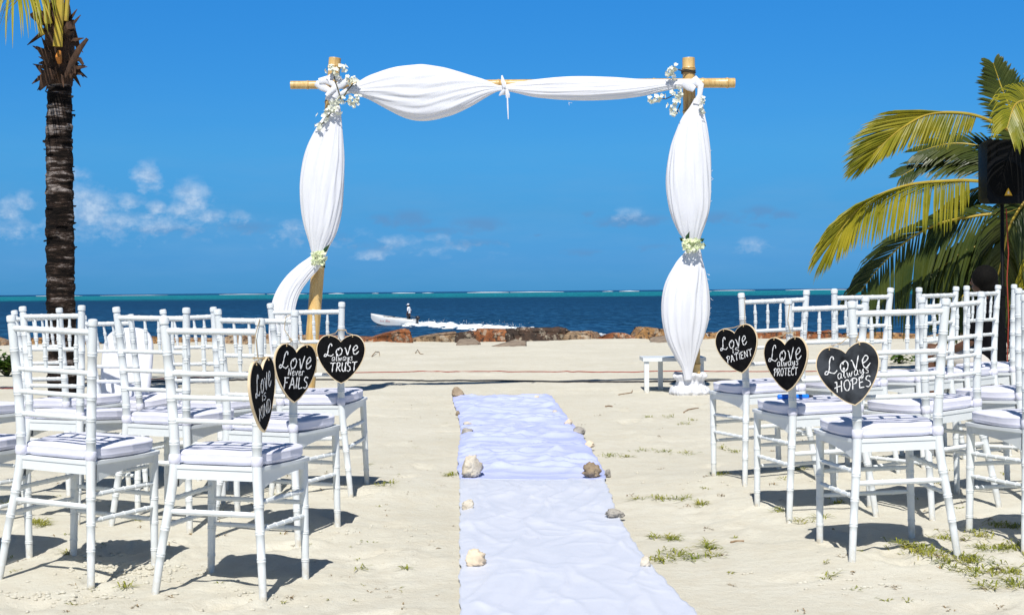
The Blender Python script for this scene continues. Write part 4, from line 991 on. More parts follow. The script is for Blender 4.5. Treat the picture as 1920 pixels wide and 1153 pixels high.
m = MB(); m.tube([yp(112, 118, YP - .17), yp(110, 108, YP - .2), yp(112, 98, YP - .18)], [(.03, .02), (.055, .03), (.03, .02)], 8); m.build('husk', M_orange, root)
m = MB()
for (a, b, c_, d, wd, yo) in ((108, 88, 114, -20, 9, -.19), (90, 45, 84, -20, 8, -.14), (80, 66, 68, 30, 5, -.16), (70, 22, 52, -20, 6, -.1), (122, 40, 128, -20, 6, -.15), (100, 60, 100, -30, 8, .1)):
    m.tube([yp(a, b, YP + yo), yp((a + c_) / 2, (b + d) / 2, YP + yo), yp(c_, d, YP + yo)], [(wd / FPX * YP, .025), (wd * .85 / FPX * YP, .022), (wd * .8 / FPX * YP, .02)], 8, flat=(1, 0, 0))
m.build('leaf_stalks', M_rach, root)
top = yp(112, -10, YP)
for k, (dx, dy, dz) in enumerate(((-1.0, -.35, .6), (-.75, .55, 1.0), (.45, -.15, 2.2), (.35, .7, 1.7), (.05, .5, 2.4), (-.2, .9, 1.5), (.6, .35, 1.9), (-.95, .05, 1.2), (-.6, -.45, 1.3), (-.3, .2, 2.4))):
    d = Vector((dx, dy, 0)); hz_ = dz
    P = [top, top + d * .35 + Vector((0, 0, .45 * hz_)), top + d * .9 + Vector((0, 0, .85 * hz_)), top + d * 1.5 + Vector((0, 0, .95 * hz_)), top + d * 1.95 + Vector((0, 0, .85 * hz_))]
    frond(root, P, .62, 100 + k, M_frond, .14, .03, .028, n=46)
# dangling tips of a drooping frond, upper left corner
frond(root, [yp(95, -40, YP - .1), yp(60, -38, YP - .3), yp(25, -28, YP - .5), yp(-10, -8, YP - .6), yp(-40, 30, YP - .7)], .50, 160, M_frond, .1, .022, .018, n=36, droop=1.0, vshape=-.2)

YQ = 15.6
root = thing('coconut_palm', 'broad leafy coconut palm leaning in from the right edge behind the speaker', 'palm tree')
def qp(a, b, dy=0): return yp(a, b, YQ + dy)
m = MB(); tb = yp(2010, 745, YQ); m.tube([Vector((tb.x + .1, YQ, gz(tb.x, YQ) - .1)), qp(1995, 560), qp(1975, 420), qp(1965, 330)], [.17, .15, .14, .15], 14); m.build('trunk', M_trunk, root)
FR = [  # spine (px,py,dy), leaflet length, shaded colour?, droop
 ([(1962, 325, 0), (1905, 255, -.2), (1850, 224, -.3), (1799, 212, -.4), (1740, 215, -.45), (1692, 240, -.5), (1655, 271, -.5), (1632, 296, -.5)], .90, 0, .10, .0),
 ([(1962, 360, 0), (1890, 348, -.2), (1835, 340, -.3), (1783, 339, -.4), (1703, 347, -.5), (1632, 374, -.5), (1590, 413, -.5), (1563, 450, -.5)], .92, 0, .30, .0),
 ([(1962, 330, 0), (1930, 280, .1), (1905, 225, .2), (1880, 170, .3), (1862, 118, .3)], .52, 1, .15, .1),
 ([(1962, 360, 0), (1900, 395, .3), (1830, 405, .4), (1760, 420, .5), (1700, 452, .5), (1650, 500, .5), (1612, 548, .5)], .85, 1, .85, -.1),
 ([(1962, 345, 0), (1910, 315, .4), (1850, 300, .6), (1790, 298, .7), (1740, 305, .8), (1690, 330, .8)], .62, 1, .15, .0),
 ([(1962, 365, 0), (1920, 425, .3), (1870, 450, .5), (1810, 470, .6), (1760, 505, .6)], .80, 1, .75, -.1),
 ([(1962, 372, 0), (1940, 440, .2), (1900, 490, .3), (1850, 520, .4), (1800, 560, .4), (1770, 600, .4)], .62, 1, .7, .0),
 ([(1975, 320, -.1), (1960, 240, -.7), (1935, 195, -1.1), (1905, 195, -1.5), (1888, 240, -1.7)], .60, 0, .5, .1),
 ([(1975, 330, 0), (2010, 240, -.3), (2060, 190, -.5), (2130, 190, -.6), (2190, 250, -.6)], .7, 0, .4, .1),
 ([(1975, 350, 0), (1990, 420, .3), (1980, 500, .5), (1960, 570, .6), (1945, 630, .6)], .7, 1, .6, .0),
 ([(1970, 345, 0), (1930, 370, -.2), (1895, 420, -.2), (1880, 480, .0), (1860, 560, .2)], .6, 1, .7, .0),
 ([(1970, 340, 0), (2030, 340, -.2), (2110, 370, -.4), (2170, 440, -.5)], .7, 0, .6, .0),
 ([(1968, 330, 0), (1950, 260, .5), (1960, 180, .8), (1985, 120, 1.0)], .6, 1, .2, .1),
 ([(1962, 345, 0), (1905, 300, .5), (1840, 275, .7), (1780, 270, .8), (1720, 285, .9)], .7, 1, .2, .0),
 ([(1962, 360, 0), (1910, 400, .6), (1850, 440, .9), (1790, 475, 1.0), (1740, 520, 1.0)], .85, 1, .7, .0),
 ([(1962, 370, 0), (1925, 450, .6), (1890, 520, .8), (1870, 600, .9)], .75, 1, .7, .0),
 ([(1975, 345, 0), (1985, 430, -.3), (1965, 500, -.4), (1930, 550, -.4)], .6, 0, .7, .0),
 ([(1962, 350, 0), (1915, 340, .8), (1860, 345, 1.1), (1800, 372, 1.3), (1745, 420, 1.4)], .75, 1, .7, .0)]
FAN = {0: (172, 218, .92, .36, 250, 226, .40, .34), 1: (184, 224, .72, .40, 268, 236, .46, .42)}
UPV = {0: (.1, -1, .15), 1: (.1, -1, .30), 2: (0, -1, 0), 3: (0, -.8, .6), 5: (0, -.8, .6), 7: (.3, -.8, .5), 12: (0, -1, .1)}
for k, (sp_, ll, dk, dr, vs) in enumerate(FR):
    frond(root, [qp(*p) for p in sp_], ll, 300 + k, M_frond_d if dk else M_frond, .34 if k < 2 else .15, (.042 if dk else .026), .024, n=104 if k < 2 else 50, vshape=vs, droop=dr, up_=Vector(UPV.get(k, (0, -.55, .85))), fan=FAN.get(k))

# ------------------------------------------------------------------ loudspeaker on its stand
YS = 14.6
M_spk = mat('speaker_black', (.003, .003, .0035), .5, (.006, .006, .0065), 30, .2, 200, .002, spec=.12); M_gril = mat('speaker_grille', (.002, .002, .002), .8, (.005, .005, .005), 300, .6, 400, .003, spec=.1)
M_yel = mat('yellow_badge', (.75, .40, .01), .5, (.70, .36, .01), 20)
root = thing('loudspeaker', 'black loudspeaker with a yellow triangle badge, raised in front of the palm', 'speaker', yp(1873, 324, YS), R(8))
wd, hh = 74 / FPX * YS, 118 / FPX * YS
m = MB(); o_ = [(-wd / 2, -hh / 2 + .05), (-wd / 2 + .03, -hh / 2), (wd / 2 - .03, -hh / 2), (wd / 2, -hh / 2 + .05), (wd / 2, hh / 2 - .03), (wd / 2 - .03, hh / 2), (-wd / 2 + .03, hh / 2), (-wd / 2, hh / 2 - .03)]
MX = Matrix.Rotation(R(90), 4, 'X'); n = len(o_)
for sc_, yy in ((1, -.15), (1, -.02), (.72, .16)):
    for a, b in o_: m.v.append(Vector((a * sc_, yy, b * (1 if sc_ == 1 else .94))))
for L in range(2):
    for i in range(n): m.addf((L * n + i, L * n + (i + 1) % n, (L + 1) * n + (i + 1) % n, (L + 1) * n + i))
m.addf(tuple(range(n))); m.addf(tuple(2 * n + i for i in reversed(range(n)))); m.build('cabinet', M_spk, root, sharp=25)
m = MB(); m.tube([(0, -.148, -.08), (0, -.162, -.08), (0, -.168, -.08), (0, -.170, -.08)], [wd * .47, wd * .46, wd * .40, .01], 32); m.build('woofer_grille', M_gril, root)
m = MB(); m.tube([(0, -.149, -.08), (0, -.158, -.08)], [wd * .495, wd * .485], 32); m.build('woofer_ring', M_spk, root)
m = MB(); b0 = .17
m.poly([(-.10, -.153, b0 + .10), (-.10, -.153, b0 - .02), (-.03, -.135, b0 + .02), (-.03, -.135, b0 + .07)]); m.poly([(.10, -.153, b0 - .02), (.10, -.153, b0 + .10), (.03, -.135, b0 + .07), (.03, -.135, b0 + .02)])
m.poly([(-.10, -.153, b0 + .10), (-.03, -.135, b0 + .07), (.03, -.135, b0 + .07), (.10, -.153, b0 + .10)]); m.poly([(-.10, -.153, b0 - .02), (.10, -.153, b0 - .02), (.03, -.135, b0 + .02), (-.03, -.135, b0 + .02)])
m.box((0, -.14, b0 + .045), (.06, .006, .05)); m.build('tweeter_horn', M_gril, root, smooth=False)
for s in (-1, 1): MB().box((s * wd * .43, -.152, .16), (.022, .006, .14)).build('bass_port', M_gril, root)
m = MB(); m.prism([(-.042, -.038), (.042, -.038), (.0, .038)], 0, .006, Matrix.Translation((.01, -.172, -.205)) @ MX); tri = m.build('badge', M_yel, root, smooth=False)
m = MB(); m.prism([(-.012, -.022), (.012, -.022), (.008, -.004), (.0, .010), (-.008, -.004)], .006, .008, Matrix.Translation((.01, -.172, -.205)) @ MX); m.build('badge_mark', M_rim, tri, smooth=False)
gs = yp(1880, 600, YS); gzs = gz(gs.x, YS)
root = thing('speaker_stand', 'black tripod speaker stand behind the right chairs', 'speaker stand', (gs.x, YS, gzs))
tz = yp(1880, 383, YS).z - gzs
MB().tube([(0, 0, .25), (0, 0, .9), (0, 0, 1.0), (0, 0, 1.01), (0, 0, tz + .04)], [.026, .026, .026, .019, .019], 12).build('pole', M_spk, root)
MB().tube([(0, 0, .92), (0, 0, 1.02)], [.036, .036], 12).build('collar', M_spk, root)
for k in range(3):
    a = R(100 + 120 * k); m = MB(); m.tube([(0, 0, .62), (math.cos(a) * .28, math.sin(a) * .28, .36), (math.cos(a) * .56, math.sin(a) * .56, .015)], .014, 8); m.tube([(0, 0, .25), (math.cos(a) * .28, math.sin(a) * .28, .34)], .009, 6); m.build('leg', M_spk, root)
m = MB(); m.tube([(.03, -.03, tz - .05), (.05, -.035, tz - .5), (.035, -.03, 1.1), (.05, -.03, .7), (.02, -.05, .02)], .006, 6); tag(m.build('cable', M_red, root), 'red cable')

# ------------------------------------------------------------------ people
M_skin = mat('brown_skin', (.11, .05, .028), .5, (.085, .038, .02), 8); M_hair = mat('black_hair', (.003, .003, .003), .8, (.007, .006, .005), 40, .5, 90, .01, spec=.1)
M_tblk = mat('black_shirt', (.004, .004, .005), .9, (.008, .008, .010), 12, .3, 20, .01, spec=.05); M_short = mat('pale_shorts', (.55, .52, .48), .85, (.46, .43, .40), 8, .4, 12, .02)
M_white = mat('white_tshirt', (.78, .78, .80), .8, (.70, .70, .73), 8, .3, 12, .01); M_navy = mat('dark_trousers', (.012, .014, .022), .8, (.02, .022, .03), 8)
def remesh(o, vox, sm=6):
    r = o.modifiers.new('union', 'REMESH'); r.mode = 'VOXEL'; r.voxel_size = vox; r.use_smooth_shade = True
    s = o.modifiers.new('soften', 'SMOOTH'); s.factor = .5; s.iterations = sm
def limb(m, pts, rad, n=12):
    m.tube(pts, rad, n)
    for p, r in zip(pts, rad): m.ball(p, r if not hasattr(r, '__len__') else max(r), 10, 7)
def hand(m, w_, d, side, palm):
    """palm and five curled fingers from wrist w_, pointing along d"""
    w_ = Vector(w_); d = Vector(d).normalized(); pl = Vector(palm).normalized(); sd = d.cross(pl).normalized() * side
    m.tube([w_, w_ + d * .045, w_ + d * .088], [(.018, .024), (.016, .038), (.013, .040)], 10, flat=pl)
    for k, (o_, L) in enumerate(((.030, .068), (.010, .078), (-.011, .072), (-.031, .056))):
        b = w_ + d * .084 + sd * o_; m.tube([b, b + d * L * .45 + pl * L * .08, b + d * L * .75 + pl * L * .32, b + d * L * .85 + pl * L * .60], [.0095, .009, .0082, .0068], 7)
    b = w_ + d * .025 + sd * .030; m.tube([b, b + (sd * .028 + d * .030 + pl * .008), b + (sd * .034 + d * .062 + pl * .022)], [.012, .0105, .008], 7)
def head(m, c, f, r=.092):
    """skull, jaw, nose, ears, lips, eye sockets; f = facing"""
    c = Vector(c); f = Vector(f).normalized(); u = Vector((0, 0, 1)); s = f.cross(u).normalized(); Rm = Matrix((s, f, u)).transposed()
    m.ball(c + u * .02, (r * .82, r * 1.02, r * 1.0), 18, 12, Rm); m.ball(c - u * .045 + f * .022, (r * .62, r * .72, r * .72), 14, 10, Rm)
    m.tube([c + f * .090 + u * .012, c + f * .106 - u * .018, c + f * .094 - u * .026], [.008, .014, .008], 8)
    for q in (-1, 1):
        m.ball(c + s * q * .076 - u * .01, (.012, .02, .032), 8, 6, Rm); m.ball(c + f * .082 + s * q * .03 + u * .022, (.018, .01, .007), 8, 6, Rm)
    m.ball(c + f * .086 - u * .055, (.024, .012, .009), 8, 6, Rm)
# seated onlooker behind the right chairs, facing left
YH = 12.6; hc = yp(1842, 528, YH); gg = gz(hc.x, YH)
root = thing('person', 'person in a black top and pale shorts seated beside the speaker pole, facing the sea', 'person')
X, Z = hc.x, hc.z; f = Vector((-.82, .57, 0)).normalized(); sd = Vector((-f.y, f.x, 0)); B = lambda a, b, z: Vector((X, YH, 0)) + f * a + sd * b + Vector((0, 0, z))
hz0 = Z - .72                                                    # hip height
body = MB()
limb(body, [B(-.06, 0, hz0), B(-.07, 0, hz0 + .22), B(-.03, 0, hz0 + .44), B(-.02, 0, hz0 + .50)], [.125, .115, .12, .08]); body.tube([B(-.02, 0, hz0 + .48), B(0, 0, Z - .06)], [.055, .05], 10)
head(body, (X, YH, Z), f)
kz = max(gg + .46, hz0 + .02)
for q in (-1, 1):
    limb(body, [B(-.02, q * .09, hz0), B(.22, q * .12, (hz0 + kz) / 2 + .01), B(.42, q * .13, kz)], [.088, .076, .056]); limb(body, [B(.42, q * .13, kz), B(.42, q * .13, kz - .2), B(.40, q * .13, gg + .08)], [.054, .050, .036])
    limb(body, [B(.38, q * .13, gg + .05), B(.47, q * .14, gg + .035), B(.57, q * .15, gg + .03)], [.040, .036, .026])
    limb(body, [B(-.02, q * .185, hz0 + .44), B(.04, q * .23, hz0 + .20)], [.052, .042]); limb(body, [B(.04, q * .23, hz0 + .20), B(.26, q * .17, hz0 + .10)], [.040, .028]); hand(body, B(.26, q * .17, hz0 + .10), f + Vector((0, 0, -.15)), q, (0, 0, -1))
bo = body.build('body', M_skin, root); remesh(bo, .009, 5)
m = MB(); m.ball((X - f.x * .022, YH - f.y * .022, Z + .035), (.112, .118, .112), 22, 16); m.ball((X - f.x * .05, YH - f.y * .05, Z - .03), (.085, .085, .09), 16, 12); hair = m.build('hair', M_hair, root); remesh(hair, .012, 3)
m = MB(); limb(m, [B(-.06, 0, hz0 - .02), B(-.07, 0, hz0 + .22), B(-.03, 0, hz0 + .44)], [.145, .134, .14]); m.tube([B(-.02, -.20, hz0 + .44), B(-.02, .20, hz0 + .44)], [.07, .07], 10)
for q in (-1, 1): limb(m, [B(-.02, q * .19, hz0 + .44), B(.03, q * .225, hz0 + .25)], [.068, .06])
sh = m.build('black_top', M_tblk, root); remesh(sh, .014, 4)
m = MB(); limb(m, [B(-.07, 0, hz0 - .01), B(-.03, 0, hz0)], [.14, .14])
for q in (-1, 1): limb(m, [B(-.02, q * .09, hz0), B(.22, q * .12, (hz0 + kz) / 2 + .01), B(.33, q * .125, (hz0 * .3 + kz * .7))], [.105, .094, .086])
sh = m.build('shorts', M_short, root); remesh(sh, .014, 4)
st_h = hz0 - .11 - gg
root = thing('stool', 'dark stool under the seated person behind the right chairs', 'stool', (X - f.x * .05, YH - f.y * .05, gg))
MB().tube([(0, 0, st_h - .05), (0, 0, st_h - .045), (0, 0, st_h - .005), (0, 0, st_h)], [.17, .18, .18, .17], 24).build('seat', M_dk, root)
for k in range(4):
    a = R(45 + 90 * k); MB().tube([(math.cos(a) * .12, math.sin(a) * .12, st_h - .05), (math.cos(a) * .19, math.sin(a) * .19, 0)], [.016, .013], 8).build('leg', M_dk, root)

# ------------------------------------------------------------------ boat and helmsman
YB = 118.0; bc = yp(738, 606, YB); M_hull = mat('boat_gelcoat', (.78, .78, .76), .3, (.68, .68, .66), 2); M_in = mat('boat_inside', (.66, .66, .63), .5, (.5, .5, .47), 4); M_txt = mat('red_lettering', (.45, .05, .05), .6, (.5, .12, .1), 6)
TH_ = R(180 - 14)
root = thing('motorboat', 'small open white motorboat with raised bow crossing the blue lagoon', 'boat', (bc.x, YB, SEA - .06)); root.rotation_euler = Euler((0, R(-4.0), TH_), 'XYZ')
m = MB(); ST = [(-1.85, .66, .06, .60, -.20), (-1.2, .74, .06, .61, -.24), (-.4, .78, .05, .63, -.24), (.4, .74, .06, .67, -.20), (1.1, .56, .12, .73, -.06), (1.65, .27, .30, .80, .22), (1.98, .03, .58, .84, .68)]
rows_ = []
for (x, hb, chz, sz, kz_) in catmull([tuple(s) for s in ST], 4):
    hb = max(hb, .01); base = len(m.v)
    prof = [(-hb, sz), (-hb * 1.02, sz - .06), (-hb * .97, sz * .55 + chz * .45), (-hb * .86, chz), (0, kz_), (hb * .86, chz), (hb * .97, sz * .55 + chz * .45), (hb * 1.02, sz - .06), (hb, sz)]
    for a, b in prof: m.v.append(Vector((x, a, b)))
    rows_.append(base)
for a, b in zip(rows_, rows_[1:]):
    for k in range(8): m.addf((a + k, b + k, b + k + 1, a + k + 1))
m.addf(tuple(rows_[0] + k for k in range(9))); hull = m.build('hull', M_hull, root, sharp=50)
sol = hull.modifiers.new('shell', 'SOLIDIFY'); sol.thickness = .05; sol.offset = -1
m = MB()
for s in (-1, 1): m.tube([(x, s * max(hb - .03, .02), sz + .01) for (x, hb, chz, sz, kz_) in catmull([tuple(q) for q in ST], 3)], [(.022, .045)] * 19, 8, flat=(0, 0, 1))
m.build('gunwale', M_hull, root)
m = MB(); m.box((-.5, 0, .14), (2.5, 1.2, .03)); m.box((-.2, 0, .40), (.28, 1.32, .05)); m.box((-1.1, 0, .40), (.28, 1.30, .05)); m.build('bench_seats', M_in, root, smooth=False)
m = MB(); m.poly([(.75, -.62, .69), (1.15, -.50, .73), (1.6, -.26, .79), (1.95, 0, .835), (1.6, .26, .79), (1.15, .50, .73), (.75, .62, .69)]); o = m.build('foredeck', M_hull, root, smooth=False); s2 = o.modifiers.new('t', 'SOLIDIFY'); s2.thickness = .04
m = MB(); m.box((.45, .70, .72), (.55, .05, .07)); m.box((.45, -.70, .72), (.55, .05, .07)); m.build('rail', M_dk, root)
m = MB()
for k in range(9):                                               # faded registration lettering along the side
    x0 = .95 - k * .105
    if k == 4: continue
    for s in (-1, 1):
        hb = float(np.interp(x0, [-.4, .4, 1.1], [.78, .74, .56])) * 1.0
        m.tube([(x0, s * (hb + .03), .30), (x0 - .02, s * (hb + .035), .48)], .020, 5); m.tube([(x0 - .01, s * (hb + .035), .48), (x0 - .07, s * (hb + .035), .45), (x0 - .02, s * (hb + .03), .38)], .018, 5)
m.build('lettering', M_txt, root)
om = thing('outboard_motor', None, None); om.parent = root; del_keys = [k for k in ('label', 'category') if k in om.keys()]
m = MB(); m.ball((-2.02, 0, .78), (.20, .15, .17), 14, 10); m.build('cowling', M_dk, om); m = MB(); m.box((-2.02, 0, .38), (.13, .09, .66)); m.tube([(-2.02, 0, .08), (-2.04, 0, -.35)], [(.08, .04), (.05, .02)], 8); m.box((-2.04, 0, .02), (.34, .14, .02)); m.build('leg', M_dk, om)
MB().tube([(-1.90, 0, .80), (-1.55, .05, .86), (-1.32, .08, .90)], [.022, .018, .016], 8).build('tiller', M_dk, om)
root.rotation_mode = 'XYZ'
bpy.context.view_layer.update()
MW = root.matrix_world
root = thing('person', 'helmsman in a white shirt, dark trousers and white cap standing in the motorboat', 'person')
pf = MW @ Vector((-1.28, -.10, .14)); fl = Vector((-math.cos(R(14)), math.sin(R(14)), 0)); sd = Vector((-fl.y, fl.x, 0))
Bm = lambda a, b, z: pf + fl * a + sd * b + Vector((0, 0, z))
def man(extra=0, parts='all'): pass
body = MB(); limb(body, [Bm(0, 0, .92), Bm(.0, 0, 1.12), Bm(.01, 0, 1.36)], [.13, .12, .13]); body.tube([Bm(.01, 0, 1.40), Bm(.03, 0, 1.56)], [.06, .052], 10); hcm = Bm(.05, 0, 1.62); head(body, hcm, fl + Vector((0, 0, -.15)), .098)
for q in (-1, 1):
    limb(body, [Bm(0, q * .09, .90), Bm(.03 * q + .02, q * .11, .48), Bm(.02 * q, q * .12, .08)], [.088, .06, .042]); limb(body, [Bm(.0, q * .12, .05), Bm(.10, q * .125, .035), Bm(.20, q * .13, .03)], [.045, .04, .03])
limb(body, [Bm(.0, .19, 1.38), Bm(.03, .23, 1.10)], [.055, .042]); limb(body, [Bm(.03, .23, 1.10), Bm(.12, .22, .86)], [.040, .030]); hand(body, Bm(.12, .22, .86), (0.1, 0, -1), 1, tuple(fl))
tl = MW @ Vector((-1.36, .07, .92))
el_ = Bm(-.10, -.24, 1.12); limb(body, [Bm(.0, -.19, 1.38), el_], [.055, .042]); limb(body, [el_, tl + Vector((0, 0, .06))], [.040, .030]); hand(body, tl + Vector((0, 0, .06)), (0, 0, -1), -1, tuple(-fl))
bo = body.build('body', M_skin, root); remesh(bo, .010, 4)
m = MB(); limb(m, [Bm(0, 0, .92), Bm(0, 0, 1.12), Bm(.01, 0, 1.36)], [.155, .145, .15]); m.tube([Bm(.0, -.21, 1.38), Bm(.0, .21, 1.38)], [.075, .075], 10); limb(m, [Bm(.0, .20, 1.37), Bm(.02, .225, 1.18)], [.075, .066]); limb(m, [Bm(.0, -.20, 1.37), Bm(-.07, -.225, 1.20)], [.075, .066]); o = m.build('shirt', M_white, root); remesh(o, .016, 4)
m = MB(); limb(m, [Bm(0, 0, .90), Bm(0, 0, .96)], [.16, .155])
for q in (-1, 1): limb(m, [Bm(0, q * .09, .88), Bm(.03 * q + .02, q * .11, .48), Bm(.02 * q, q * .12, .12)], [.105, .085, .068])
o = m.build('trousers', M_navy, root); remesh(o, .016, 4)
m = MB(); m.ball(hcm + Vector((0, 0, .055)), (.105, .105, .085), 18, 12); m.tube([hcm + fl * .07 + Vector((0, 0, .06)), hcm + fl * .13 + Vector((0, 0, .05)), hcm + fl * .19 + Vector((0, 0, .035))], [(.012, .075), (.010, .07), (.006, .045)], 10, flat=(0, 0, 1)); m.build('cap', M_white, root)
m = MB(); m.ball(hcm - fl * .03 + Vector((0, 0, .0)), (.098, .098, .085), 16, 10); m.build('hair', M_hair, root)
# wake
rs = random.Random(9); m = MB()
WK = [(784, 608, .5), (805, 610, 1.4), (840, 612, 2.2), (880, 613.5, 2.4), (920, 616, 2.6), (950, 618, 2.8), (985, 620.5, 2.2), (1030, 623, 1.6), (1080, 626, 1.0), (1150, 629, .7)]
for _ in range(720):
    q = rs.random() ** 1.15 * (len(WK) - 1); i = min(int(q), len(WK) - 2); t = q - i
    a = [WK[i][k] * (1 - t) + WK[i + 1][k] * t for k in range(3)]
    p = gp(a[0], a[1], SEA); p += Vector((rs.gauss(0, .8), rs.gauss(0, a[2] * 1.15), 0))
    s = rs.uniform(.04, .20) * (1.2 - .08 * i); hgt = s * rs.uniform(.2, 1.0) * (1.2 if i < 6 else .6)
    b = len(m.v); m.ball((p.x, p.y, SEA + hgt * .2), (s * rs.uniform(1, 2.6), s * 1.2, hgt * .7), 6, 4)
for _ in range(520):                                             # flying spray
    q = rs.uniform(.3, 6.2); i = int(q); t = q - i; a = [WK[i][k] * (1 - t) + WK[i + 1][k] * t for k in range(3)]
    p = gp(a[0], a[1], SEA); m.ball((p.x + rs.gauss(0, .5), p.y + rs.gauss(0, a[2] * .6), SEA + abs(rs.gauss(0, .22))), rs.uniform(.008, .026), 5, 4)
tag(m.build('boat_wake', M_foam), 'white foaming wake trailing behind the motorboat', 'wake', kind='stuff')

# ------------------------------------------------------------------ plants and grass
M_grass = mat('runner_grass', (.15, .20, .015), .6, (.36, .33, .05), 9, trans=.25); M_dry = mat('dry_grass', (.30, .22, .11), .9, (.18, .12, .06), 14)
rs = random.Random(31); mg = MB(); md = MB()
def blade(m, p, a, L, w_, lift):
    d = Vector((math.cos(a), math.sin(a), 0)); s = Vector((-math.sin(a), math.cos(a), 0)) * w_
    b = p + d * L * .5 + Vector((0, 0, lift)); e = p + d * L + Vector((0, 0, lift * rs.uniform(.3, 1.1)))
    m.poly([p - s * .6, b - s, b + s, p + s * .6]); m.poly([b - s, e, b + s])
def tuft(px_, py_, wpx, n, m, hgt=1.0):
    g_ = gpix(px_, py_); s = g_.y / FPX
    for _ in range(int(n * 1.05)):
        x = g_.x + rs.gauss(0, wpx * s * .30); y = g_.y + rs.gauss(0, wpx * s * .5); p = Vector((x, y, gz(x, y) - .001))
        blade(m, p, rs.uniform(0, 6.28), rs.uniform(.015, .055) * hgt, rs.uniform(.0012, .0030), rs.uniform(.002, .016) * hgt)
for (a, b, wd, n) in ((1815, 1050, 42, 130), (1740, 1038, 60, 120), (1770, 1010, 40, 60), (1690, 1020, 34, 40), (1835, 1000, 34, 60), (1890, 1022, 46, 110), (1885, 1065, 50, 100), (1905, 1095, 44, 70), (1830, 1075, 50, 70), (1720, 1030, 50, 60), (1850, 1020, 50, 80), (1850, 1100, 30, 40), (1780, 1065, 34, 50), (1900, 990, 40, 60), (1870, 985, 40, 60), (1260, 1010, 34, 60), (1230, 1008, 20, 26), (1270, 1040, 44, 70), (1240, 1050, 36, 46), (1300, 1048, 24, 30), (1335, 1042, 22, 34), (1325, 1025, 20, 20), (1240, 935, 30, 44), (1278, 934, 26, 40), (1312, 946, 18, 30), (1195, 936, 20, 20), (1145, 855, 28, 44), (1178, 856, 12, 24), (1215, 782, 18, 26), (1255, 782, 20, 26), (1283, 795, 16, 26), (1297, 788, 12, 18), (1240, 846, 30, 34), (1290, 850, 34, 34), (1205, 845, 24, 20), (845, 891, 16, 44), (1350, 890, 26, 40), (1380, 848, 20, 26), (1356, 842, 14, 24), (1460, 958, 20, 30), (1505, 976, 24, 20), (1335, 1030, 22, 34), (1325, 1020, 14, 20), (1315, 945, 12, 20), (1570, 945, 20, 30), (1540, 970, 20, 24), (1550, 1075, 18, 20), (1700, 760, 20, 30), (70, 980, 28, 60), (80, 985, 22, 40), (20, 945, 22, 40), (40, 940, 20, 36), (128, 1037, 14, 24), (235, 1100, 14, 24), (245, 905, 16, 26), (275, 900, 12, 20), (715, 910, 20, 24), (735, 905, 14, 16), (690, 870, 20, 18), (680, 1066, 14, 14), (760, 1067, 14, 14), (260, 975, 14, 22), (1500, 880, 24, 34), (1480, 835, 20, 26), (1755, 905, 20, 24), (1720, 870, 20, 20), (1650, 860, 24, 24)):
    tuft(a, b, wd, n, mg, 1.25)
for _ in range(90):
    a, b = rs.uniform(1080, 1900), rs.uniform(745, 1150)
    if a < 860 + (b - 700) * 1.1 + 40 and a > 840: continue
    tuft(a, b, rs.uniform(6, 20), rs.randint(4, 12), rs.choice((mg, md, md)), .6)
for _ in range(70):
    a, b = rs.uniform(560, 850), rs.uniform(745, 1150); tuft(a, b, rs.uniform(5, 14), rs.randint(2, 4), rs.choice((mg, md, md)), .5)
for _ in range(40): tuft(rs.uniform(-20, 560), rs.uniform(880, 1150), rs.uniform(6, 16), rs.randint(3, 9), rs.choice((mg, md)), .55)
tag(mg.build('grass', M_grass, smooth=False), 'sparse green grass runners scattered over the sand', 'grass', kind='stuff')
tag(md.build('dry_grass', M_dry, smooth=False), 'dry brown grass bits and litter scattered over the sand', 'dry grass', kind='stuff')
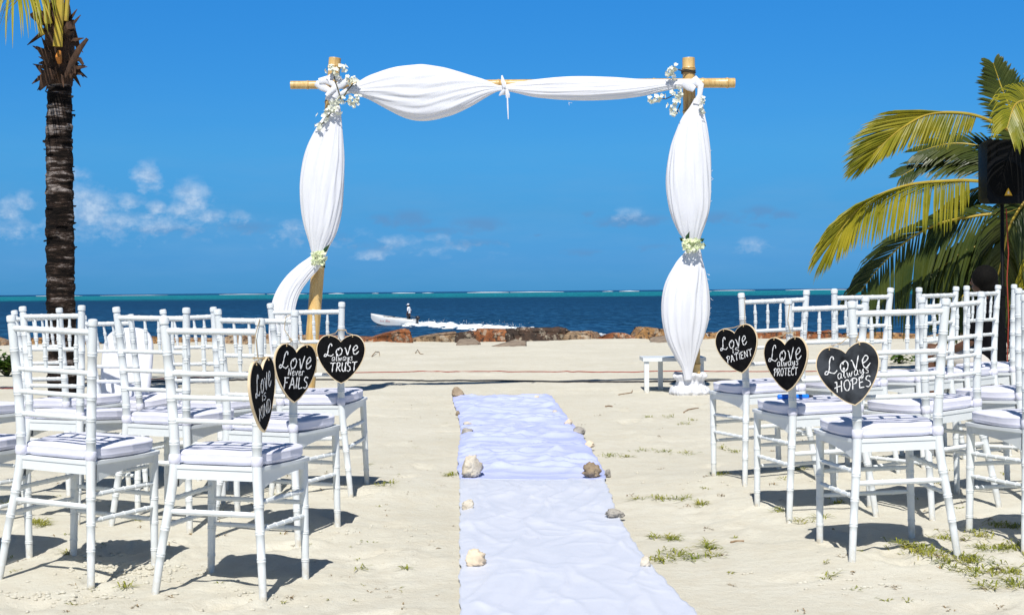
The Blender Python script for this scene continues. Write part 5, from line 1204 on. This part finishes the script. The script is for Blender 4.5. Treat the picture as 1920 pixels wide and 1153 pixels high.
# grains and clods of loose sand
m = MB()
for (a, b, sx, n) in ((200, 1060, 40, 90), (260, 1075, 50, 90), (320, 1070, 40, 50), (150, 1120, 60, 60), (60, 1120, 60, 50), (480, 1120, 60, 30), (740, 1000, 120, 40), (1640, 1090, 120, 40), (900, 760, 160, 30), (1250, 900, 120, 40)):
    for _ in range(n):
        q = gpix(a + rs.gauss(0, sx), b + rs.gauss(0, 12)); r = rs.uniform(.002, .008)
        if abs(q.x - .2) < .45 and q.y < 13.6: continue
        m.ball((q.x, q.y, q.z + r * .3), (r * rs.uniform(1, 1.8), r * rs.uniform(1, 1.6), r * .8), 6, 4)
tag(m.build('sand_clods', M_sand), 'loose crumbs and clods of sand kicked up around the chairs', 'clods', kind='stuff')
M_leafg = mat('shrub_leaf', (.03, .08, .012), .4, (.10, .16, .02), 6, trans=.25); M_stemg = mat('green_stem', (.08, .08, .03), .8, (.05, .06, .02), 10)
def shrub(px_, py_, wd, ht, n, L, label, seed):
    rs2 = random.Random(seed); g_ = gpix(px_, py_); root = thing('beach_plant', label, 'plant', g_); st = MB(); lf = MB()
    for k in range(max(6, n // 12)):
        a = rs2.uniform(0, 6.28); r = rs2.uniform(.1, 1) * wd / 2; e = Vector((math.cos(a) * r, math.sin(a) * r * .8, ht * rs2.uniform(.35, 1.0) * (1.15 - r / wd)))
        P = [Vector((0, 0, -.02)), Vector((e.x * .4, e.y * .4, e.z * .7)), e]; st.tube(P, [.006, .005, .003], 5)
        for _ in range(12):
            t = rs2.uniform(.35, 1.05); p = P[1].lerp(P[2], min(max((t - .4) / .6, 0), 1)) + Vector((rs2.gauss(0, .03), rs2.gauss(0, .03), rs2.gauss(0, .025)))
            an = rs2.uniform(0, 6.28); d = Vector((math.cos(an), math.sin(an), rs2.uniform(-.2, .7))).normalized(); s = d.cross(Vector((rs2.uniform(-.3, .3), rs2.uniform(-.3, .3), 1))).normalized(); nn = s.cross(d)
            l = L * rs2.uniform(.7, 1.2); w_ = l * .36
            lf.poly([p, p + d * l * .35 + s * w_, p + d * l * .75 + s * w_ * .8, p + d * l, p + d * l * .5 + nn * l * .06]); lf.poly([p, p + d * l * .5 + nn * l * .06, p + d * l, p + d * l * .75 - s * w_ * .8, p + d * l * .35 - s * w_])
    st.build('stems', M_stemg, root); lf.build('foliage', M_leafg, root, smooth=False)
shrub(14, 706, .50, .30, 420, .075, 'dark green leafy beach plant at the left edge behind the chairs', 1)
shrub(-60, 704, .6, .34, 300, .075, 'leafy beach plant cut off by the left edge of the photo', 5)
shrub(1686, 682, .36, .13, 130, .06, 'low green creeper on the far sand behind the right chairs', 2)
shrub(1725, 676, .20, .08, 60, .05, 'small green sprig on the far sand right of the low creeper', 3)
shrub(1905, 672, .5, .25, 260, .06, 'green leafy plant on the far sand right of the speaker pole', 4)
